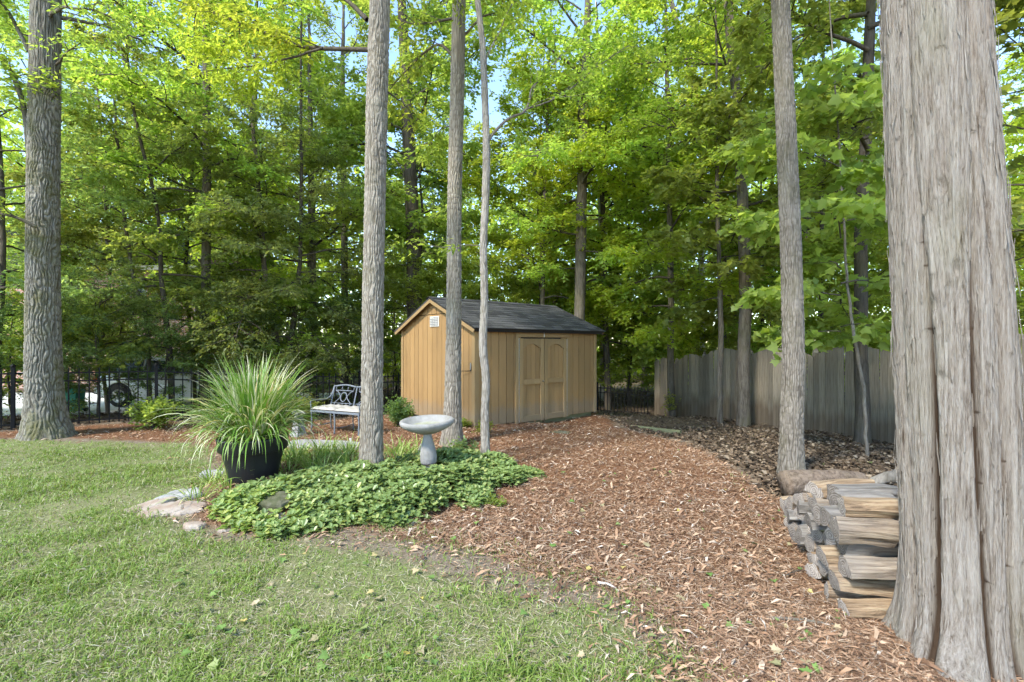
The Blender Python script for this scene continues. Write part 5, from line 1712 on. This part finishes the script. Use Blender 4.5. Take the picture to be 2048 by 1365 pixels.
# --- the woods behind: countable but alike
rngw = random.Random(21)
woods = []
placed = []
def yard(x, y):
    if y < 13 and -10.5 < x < 7.6: return True
    if -26 < x < -5 and y < 19.5: return True
    if -27 < x < -13 and y < 27: return True
    if poly_sd([(-12, 7.6), (-4, 14.3), (-1, 16.3), (5.4, 17), (9.8, 6.5), (9, 0), (-12, 0)], np.array([x]), np.array([y]))[0] > -.6: return True
    return False
kinds = ['tall', 'tall2', 'maple', 'lime', 'maple', 'cool', 'lime', 'tall']
for i in range(900):
    y = rngw.uniform(14, 34)
    x = rngw.uniform(-1.25 * y - 2, 1.25 * y + 2)
    if yard(x, y) or any((x - a) ** 2 + (y - b) ** 2 < (3.4 + .03 * y) ** 2 for a, b in placed): continue
    placed.append((x, y))
    kd = rngw.choice(kinds)
    if x < -6 and kd == 'lime': kd = 'cool'
    s = rngw.uniform(.85, 1.2)
    lab = {'tall': 'tall bright-leaved tree', 'tall2': 'tall dark-leaved tree', 'maple': 'mid-height green tree', 'lime': 'yellow-green sunlit tree', 'cool': 'blue-green drooping tree'}[kd]
    root = thing('tree', lab, 'tree', (x, y, gz(x, y) - .05), rngw.uniform(0, 6.28), 'trees of the woods')
    woods.append((root, x, y, lab))
    root.scale = (s, s, s * rngw.uniform(.9, 1.15))
    link('trunk', TR[kd], root)
    dress(root, kd, 0)
    if len(placed) >= 30: break
def place_words(x, y):
    px = 1024 + F * x / y
    for lim, w in ((60, 'beyond the big left oak'), (330, 'behind the white car'), (480, 'behind the potted grass'), (620, 'behind the left end of the bench'), (760, 'behind the central trunk'), (880, 'behind the shed gable'),
                   (1020, 'behind the left of the shed roof'), (1130, 'behind the middle of the shed roof'), (1210, 'behind the right end of the shed'), (1320, 'behind the short black fence'), (1450, 'behind the far end of the board fence'),
                   (1600, 'behind the middle of the board fence'), (1780, 'behind the board fence left of the cedar')):
        if px < lim: return w
    return 'to the right of the cedar'
def name_all(items):
    by_ = {}
    for o, x, y, lab in items:
        by_.setdefault((lab, place_words(x, y)), []).append((y, o))
    for (lab, w), l in by_.items():
        l.sort(key=lambda q: q[0])
        for i, (y, o) in enumerate(l):
            pre = '' if len(l) == 1 else ('nearest ' if i == 0 else 'farthest ' if i == len(l) - 1 else ordn[i] + '-nearest ')
            o['label'] = f'{pre}{lab} {w}'
name_all(woods)
# undergrowth beyond the fences
def shrubs(pts, kind, lab, grp, s0):
    its = []
    for (x, y) in pts:
        root = thing('shrub', lab, 'shrub', (x, y, gz(x, y) - .05), rngw.uniform(0, 6.28), grp)
        s = s0 * rngw.uniform(.75, 1.2)
        root.scale = (s, s, s)
        link('stem', TR[kind], root)
        dress(root, kind, 0)
        its.append((root, x, y, lab))
    name_all(its)
shrubs([(-10.9, 9.6), (-9.2, 10.8), (-8.3, 11.5), (-10.1, 11.0), (-12.2, 9.9), (-7.2, 12.4), (-5.9, 13.2), (-13.2, 11.4), (-4.7, 14.5)], 'dark', 'dark small-leaved shrub', 'dark shrubs behind the left fence', .66)
shrubs([(-3.4, 15.2), (-2.0, 16.4), (-.4, 17.0), (1.2, 17.6), (3.0, 18.2), (4.4, 18.0), (5.8, 18.4), (7.0, 16.0), (7.9, 14.2), (8.8, 12.0), (9.6, 10.4), (2.2, 20.5), (-4.5, 18.5), (6.5, 21), (-11.9, 11.6), (-6.2, 13.6), (-14.6, 12.4)], 'under', 'young leafy undergrowth tree', 'undergrowth beyond the fences', 1.0)

# --- far woods as one mass
def far_woods():
    rg = np.random.default_rng(99)
    n = 4000
    az = rg.uniform(-1.15, 1.15, n); d = rg.uniform(34, 52, n)
    z = -1 + 16 * rg.random(n) ** 1.15
    c = np.stack([np.sin(az) * d, np.cos(az) * d, z], -1)
    k = 26
    pos = np.repeat(c, k, 0) + rg.normal(0, 1, (n * k, 3)) * np.array([1.1, 1.1, .55])
    m = len(pos)
    dirs = rg.normal(0, 1, (m, 3)); dirs[:, 2] -= .4
    V, Fc = scatter(LEAF[0], LEAF[1], pos, frames(dirs, UP + rg.normal(0, .6, (m, 3))), rg.uniform(.28, .5, m), np.full(m, 1.3))
    o = Geo().add(V, Fc).build('far_woods', M['leaf_yellow'])
    tag(o, 'mass of far sunlit foliage closing off the woods', 'woods', kind='stuff')
far_woods()

# ------------------------------------------------------------------ shrubs inside the yard
def bush(label, px, py, R, H, n, size, m, seed, tpl=OVAL, zg=0.0, name='shrub', group=None):
    rg = np.random.default_rng(seed)
    x, y = gp(px, py, zg)
    root = thing(name, label, 'shrub', (x, y, gz(x, y)), 0, group)
    G, GL = Geo(), Geo()
    st = 12
    ends = []
    for i in range(st):
        az = i * 2.4 + rg.normal(0, .3); rr = R * rg.uniform(.25, .8)
        e = np.array([math.cos(az) * rr, math.sin(az) * rr, H * rg.uniform(.55, .95)])
        P = spline([(0, 0, -.03), e * np.array([.35, .35, .5]), e], 10)
        G.add(*tube(P, np.linspace(.009, .003, 10), 5, False))
        ends.append(P)
    G.build('stems', M['bark_brown'], root, True)
    B, D = [], []
    for P in ends:
        b, d = along(P, .3 + .7 * rg.random(n // st))
        B.append(b + rg.normal(0, R * .16, b.shape)); D.append(norm(d + rg.normal(0, .8, d.shape)))
    B = np.concatenate(B); D = np.concatenate(D)
    B[:, 2] = np.maximum(B[:, 2], .03)
    V, Fc = leaves_on(B, D, np.full(len(B), size * 2.2), 6, size, rg, tpl, 1.1, .1, .7)
    GL.add(V, Fc).build('foliage', m, root)
    return root
bush('rounded dark green shrub against the shed gable wall', 797, 842, .34, .52, 420, .055, M['leaf_dark'], 1)
bush('broad-leaved green shrub left of the potted grass by the fence', 305, 852, .42, .55, 300, .075, M['leaf_mid'], 2)
bush('loose green shrub behind the left end of the bench', 600, 842, .45, .55, 320, .06, M['leaf_mid'], 3)
bush('small weedy plant at the shed corner', 968, 861, .16, .13, 90, .05, M['leaf_mid'], 4)
bush('small weedy plant at the foot of the shed gable', 925, 852, .14, .14, 80, .05, M['leaf_mid'], 5)
bush('low weedy sprig right of the bird bath by the gable trunk', 925, 918, .2, .24, 120, .05, M['leaf_cover'], 6)
bush('green seedling on the mulch in front of the bed', 991, 1010, .06, .05, 24, .04, M['leaf_mid'], 7)
bush('small seedling sprouting at the far end of the board fence', 1340, 838, .25, .8, 50, .06, M['leaf_bright'], 8, zg=-.5)

# ------------------------------------------------------------------ white car on the driveway
M['car_paint'] = plain('car_paint', (.75, .76, .77), .25, .02, 3, 0, 0, .6)
M['glass_dark'] = plain('glass_dark', (.02, .025, .03), .08, .1, 3, 0, 0, .6)
M['rubber'] = plain('rubber', (.018, .018, .018), .8, .2, 30)
M['red_lens'] = plain('red_lens', (.62, .06, .02), .2, .1, 20, 0, 0, .6)
M['bin_green'] = plain('bin_green', (.03, .22, .16), .5, .1, 20)
CAR = thing('parked_car', 'white car parked on the driveway behind the black fence', 'car', (-12.35, 14.2, DRV_Z), 0)
CL, CW = 4.5, 1.78
def loft(stations, m=None):
    """stations: x, list of (y,z) ring"""
    n = len(stations[0][1])
    V = np.array([(x, y, z) for x, ring in stations for y, z in ring])
    r_ = np.arange(len(stations) - 1)[:, None] * n; j = np.arange(n)[None]
    Q = np.stack([r_ + j, r_ + (j + 1) % n, r_ + n + (j + 1) % n, r_ + n + j], -1).reshape(-1, 4)
    return V, [Q, np.arange(n)[None, ::-1], (np.arange(n) + (len(stations) - 1) * n)[None]]
def ring(w, z0, z1, crown=.05, tuck=.08):
    h = w / 2
    c = CW / 2
    return [(c - h + tuck, z0), (c - h, z0 + .16), (c - h - .0, (z0 + z1) / 2), (c - h + .03, z1 - .08), (c - h + .11, z1), (c, z1 + crown), (c + h - .11, z1), (c + h - .03, z1 - .08), (c + h, (z0 + z1) / 2), (c + h, z0 + .16), (c + h - tuck, z0)]
st = [(x, ring(w, z0, z1)) for x, w, z0, z1 in ((0, 1.30, .42, .78), (.06, 1.52, .34, .92), (.25, 1.68, .26, .98), (.8, 1.76, .22, .98), (1.6, 1.78, .2, .96), (2.6, 1.78, .2, .94), (3.3, 1.76, .2, .90), (4.0, 1.7, .22, .80), (4.35, 1.55, .26, .72), (4.5, 1.25, .36, .60))]
body = part('body', *loft(st), M['car_paint'], CAR, True)
cab = [(x, [(CW / 2 - w / 2, z0), (CW / 2 - w / 2 + .14, z1 - .06), (CW / 2 - w / 2 + .24, z1), (CW / 2 + w / 2 - .24, z1), (CW / 2 + w / 2 - .14, z1 - .06), (CW / 2 + w / 2, z0)]) for x, w, z0, z1 in ((.12, 1.5, .95, 1.02), (.38, 1.6, .96, 1.36), (.8, 1.64, .95, 1.46), (1.7, 1.64, .94, 1.48), (2.3, 1.62, .93, 1.42), (3.05, 1.54, .90, .98))]
part('cabin', *loft(cab), M['car_paint'], CAR, True)
def quad_panel(name, pts, m, parent, th=.012, axis_=1):
    P = np.array(pts, float); Q2 = P.copy(); Q2[:, axis_] += th
    n = len(P); j = np.arange(n)
    return part(name, np.concatenate([P, Q2]), [np.arange(n)[None], np.arange(n)[None, ::-1] + n, np.stack([j, j + n, (j + 1) % n + n, (j + 1) % n], -1)], m, parent)
yl = CW / 2 - .82
quad_panel('side_window', [(.55, .062, 1.0), (1.45, .055, 1.0), (1.45, .165, 1.38), (.72, .175, 1.36)], M['glass_dark'], CAR)
quad_panel('side_window', [(1.52, .055, 1.0), (2.75, .085, .97), (2.25, .175, 1.34), (1.52, .165, 1.38)], M['glass_dark'], CAR)
quad_panel('rear_window', [(.19, .30, 1.04), (.19, 1.48, 1.04), (.36, 1.38, 1.33), (.36, .40, 1.33)], M['glass_dark'], CAR, -.02, 0)
def car_wheel(x, y):
    w = thing('w', None, None)
    bpy.data.objects.remove(w)
    V, Fc = lathe([(.20, -.10), (.30, -.105), (.325, -.08), (.33, 0), (.325, .08), (.30, .105), (.20, .10)], 32)
    V = V[:, [0, 2, 1]] + np.array([x, y, .33])
    t = part('wheel', V, Fc, M['rubber'], CAR, True)
    V, Fc = lathe([(.001, -.06), (.05, -.09), (.07, -.065), (.18, -.075), (.205, -.10), (.205, .1)], 32)
    V = V[:, [0, 2, 1]] + np.array([x, y, .33])
    part('rim', V, Fc, M['steel'], t, True)
    for q in range(5):
        a_ = q * 2 * math.pi / 5
        V, Fc = bevel_box(.04, .195, -.105, -.07, -.022, .022, .004)
        R_ = np.array([[math.cos(a_), 0, -math.sin(a_)], [0, 1, 0], [math.sin(a_), 0, math.cos(a_)]])
        part('spoke', V @ R_.T + np.array([x, y, .33]), Fc, M['steel'], t)
for wx in (.85, 3.55):
    ar = [(wx + .42 * math.cos(q), .002 if wx < 2 else .02, .33 + .42 * math.sin(q)) for q in np.linspace(-.1, math.pi + .1, 20)]
    quad_panel('wheel_well', [(a_[0], -.012, a_[2]) for a_ in ar], M['rubber'], CAR, .06)
    part('arch_lip', *tube(np.array([(a_[0], -.012, a_[2]) for a_ in ar]), .028, 6), M['car_paint'], CAR, True)
    car_wheel(wx, .06)
    car_wheel(wx, CW - .1)
for yy in (.13, CW - .13):
    part('tail_light', *bevel_box(-.0, .14, yy - .10, yy + .10, .74, .90, .03), M['red_lens'], CAR)
    part('headlight', *bevel_box(4.36, 4.47, yy - .06, yy + .16, .56, .66, .02), M['vent'], CAR)
part('bumper', *bevel_box(-.06, .12, .16, CW - .16, .40, .56, .04), M['car_paint'], CAR)
for x in (1.42, 2.42):
    part('door_handle', *bevel_box(x - .1, x + .1, -.03, -.001, .82, .85, .008), M['car_paint'], CAR)
part('door_mirror', *bevel_box(2.7, 2.86, -.16, .0, .93, 1.06, .03), M['car_paint'], CAR)

# teal bin
BI = thing('waste_bin', 'teal green wheeled bin standing beside the white car', 'bin', (-11.85, 13.1, DRV_Z), .2)
BI.scale = (.72, .72, .72)
V, Fc = box(-.25, .25, -.3, .3, .06, .95)
V[:4, :2] *= .8
part('bin_body', V, Fc, M['bin_green'], BI)
part('lid', *bevel_box(-.28, .28, -.34, .33, .953, 1.02, .02), M['bin_green'], BI)
for s in (-1, 1):
    V, Fc = lathe([(.001, -.03), (.10, -.03), (.10, .03), (.001, .03)], 18)
    V = V[:, [2, 0, 1]] + np.array([s * .27, .24, .10])
    part('wheel', V, Fc, M['rubber'], BI)
part('handle', *tube(np.array([(-.22, .40, .92), (.22, .40, .92)]), .016, 8), M['bin_green'], BI)

# ------------------------------------------------------------------ brick house behind the trees
def brick_mat():
    k = NT('brick_wall')
    b = k.n("ShaderNodeTexBrick")
    b.inputs["Color1"].default_value = (.36, .17, .12, 1); b.inputs["Color2"].default_value = (.45, .25, .18, 1); b.inputs["Mortar"].default_value = (.5, .46, .42, 1)
    b.inputs["Scale"].default_value = 1.0; b.inputs["Brick Width"].default_value = .21; b.inputs["Row Height"].default_value = .075; b.inputs["Mortar Size"].default_value = .008
    mp = k.n("ShaderNodeMapping"); mp.inputs["Rotation"].default_value = (math.radians(90), 0, 0)
    tc = k.n("ShaderNodeTexCoord"); k.l(tc.outputs["Object"], mp.inputs[0]); k.l(mp.outputs[0], b.inputs[0])
    return k.done(k.bsdf(b.outputs[0], .9, k.bump(b.outputs["Fac"], -.4, .01), spec=.2))
M['brick'] = brick_mat()
HS = thing('brick_house', 'pink brick house half hidden by the trees at the left', 'house', (-27, 21.5, -.45))
HW, HD, HH = 13.0, 8.0, 5.6
WIN = [(2.2, 1.0, 1.2, 1.5), (6.0, 1.0, 1.2, 1.5), (9.6, 1.0, 1.2, 1.5), (2.2, 3.6, 1.2, 1.4), (6.0, 3.6, 1.2, 1.4), (9.6, 3.6, 1.2, 1.4)]
G = Geo()
xs = sorted({0, HW, *[w[0] for w in WIN], *[w[0] + w[2] for w in WIN]}); zs = sorted({0, HH, *[w[1] for w in WIN], *[w[1] + w[3] for w in WIN]})
for a, b in zip(xs[:-1], xs[1:]):
    for c, d in zip(zs[:-1], zs[1:]):
        if any(w[0] <= a and b <= w[0] + w[2] and w[1] <= c and d <= w[1] + w[3] for w in WIN): continue
        G.add(np.array([(a, 0, c), (b, 0, c), (b, 0, d), (a, 0, d)]), np.array([[0, 1, 2, 3]]))
for q in ([(HW, 0, 0), (HW, HD, 0), (HW, HD, HH), (HW, 0, HH)], [(0, HD, 0), (0, 0, 0), (0, 0, HH), (0, HD, HH)], [(HW, HD, 0), (0, HD, 0), (0, HD, HH), (HW, HD, HH)]):
    G.add(np.array(q, float), np.array([[0, 1, 2, 3]]))
for x in (0, HW):
    G.add(np.array([(x, 0, HH), (x, HD, HH), (x, HD / 2, HH + 2.4)], float), np.array([[0, 1, 2]]))
G.build('wall', M['brick'], HS)
rf = Geo()
for s in (0, 1):
    y0, y1 = (-.4, HD / 2) if s == 0 else (HD + .4, HD / 2)
    V = np.array([(-.4, y0, HH - .2), (HW + .4, y0, HH - .2), (HW + .4, y1, HH + 2.45), (-.4, y1, HH + 2.45)], float)
    rf.add(np.concatenate([V, V + [0, 0, .12]]), box(0, 1, 0, 1, 0, 1)[1])
ro = rf.build('roof', M['shingle'], HS)
part('gutter', *bevel_box(-.4, HW + .4, -.52, -.41, HH - .3, HH - .1, .02), M['vent'], ro)
for (x, z, w, h) in WIN:
    wn_o = part('window', *box(x, x + w, .10, .13, z, z + h), M['glass_dark'], HS)
    for bx0 in ((x, x + .07, z, z + h), (x + w - .07, x + w, z, z + h), (x + .071, x + w - .071, z, z + .07), (x + .071, x + w - .071, z + h - .07, z + h), (x + w / 2 - .025, x + w / 2 + .025, z + .071, z + h - .071), (x + .071, x + w / 2 - .026, z + h / 2 - .025, z + h / 2 + .025)):
        part('frame', *bevel_box(bx0[0], bx0[1], .04, .098, bx0[2], bx0[3], .006), M['vent'], wn_o)
    part('sill', *bevel_box(x - .08, x + w + .08, -.06, .09, z - .09, z - .003, .01), M['concrete'], wn_o)
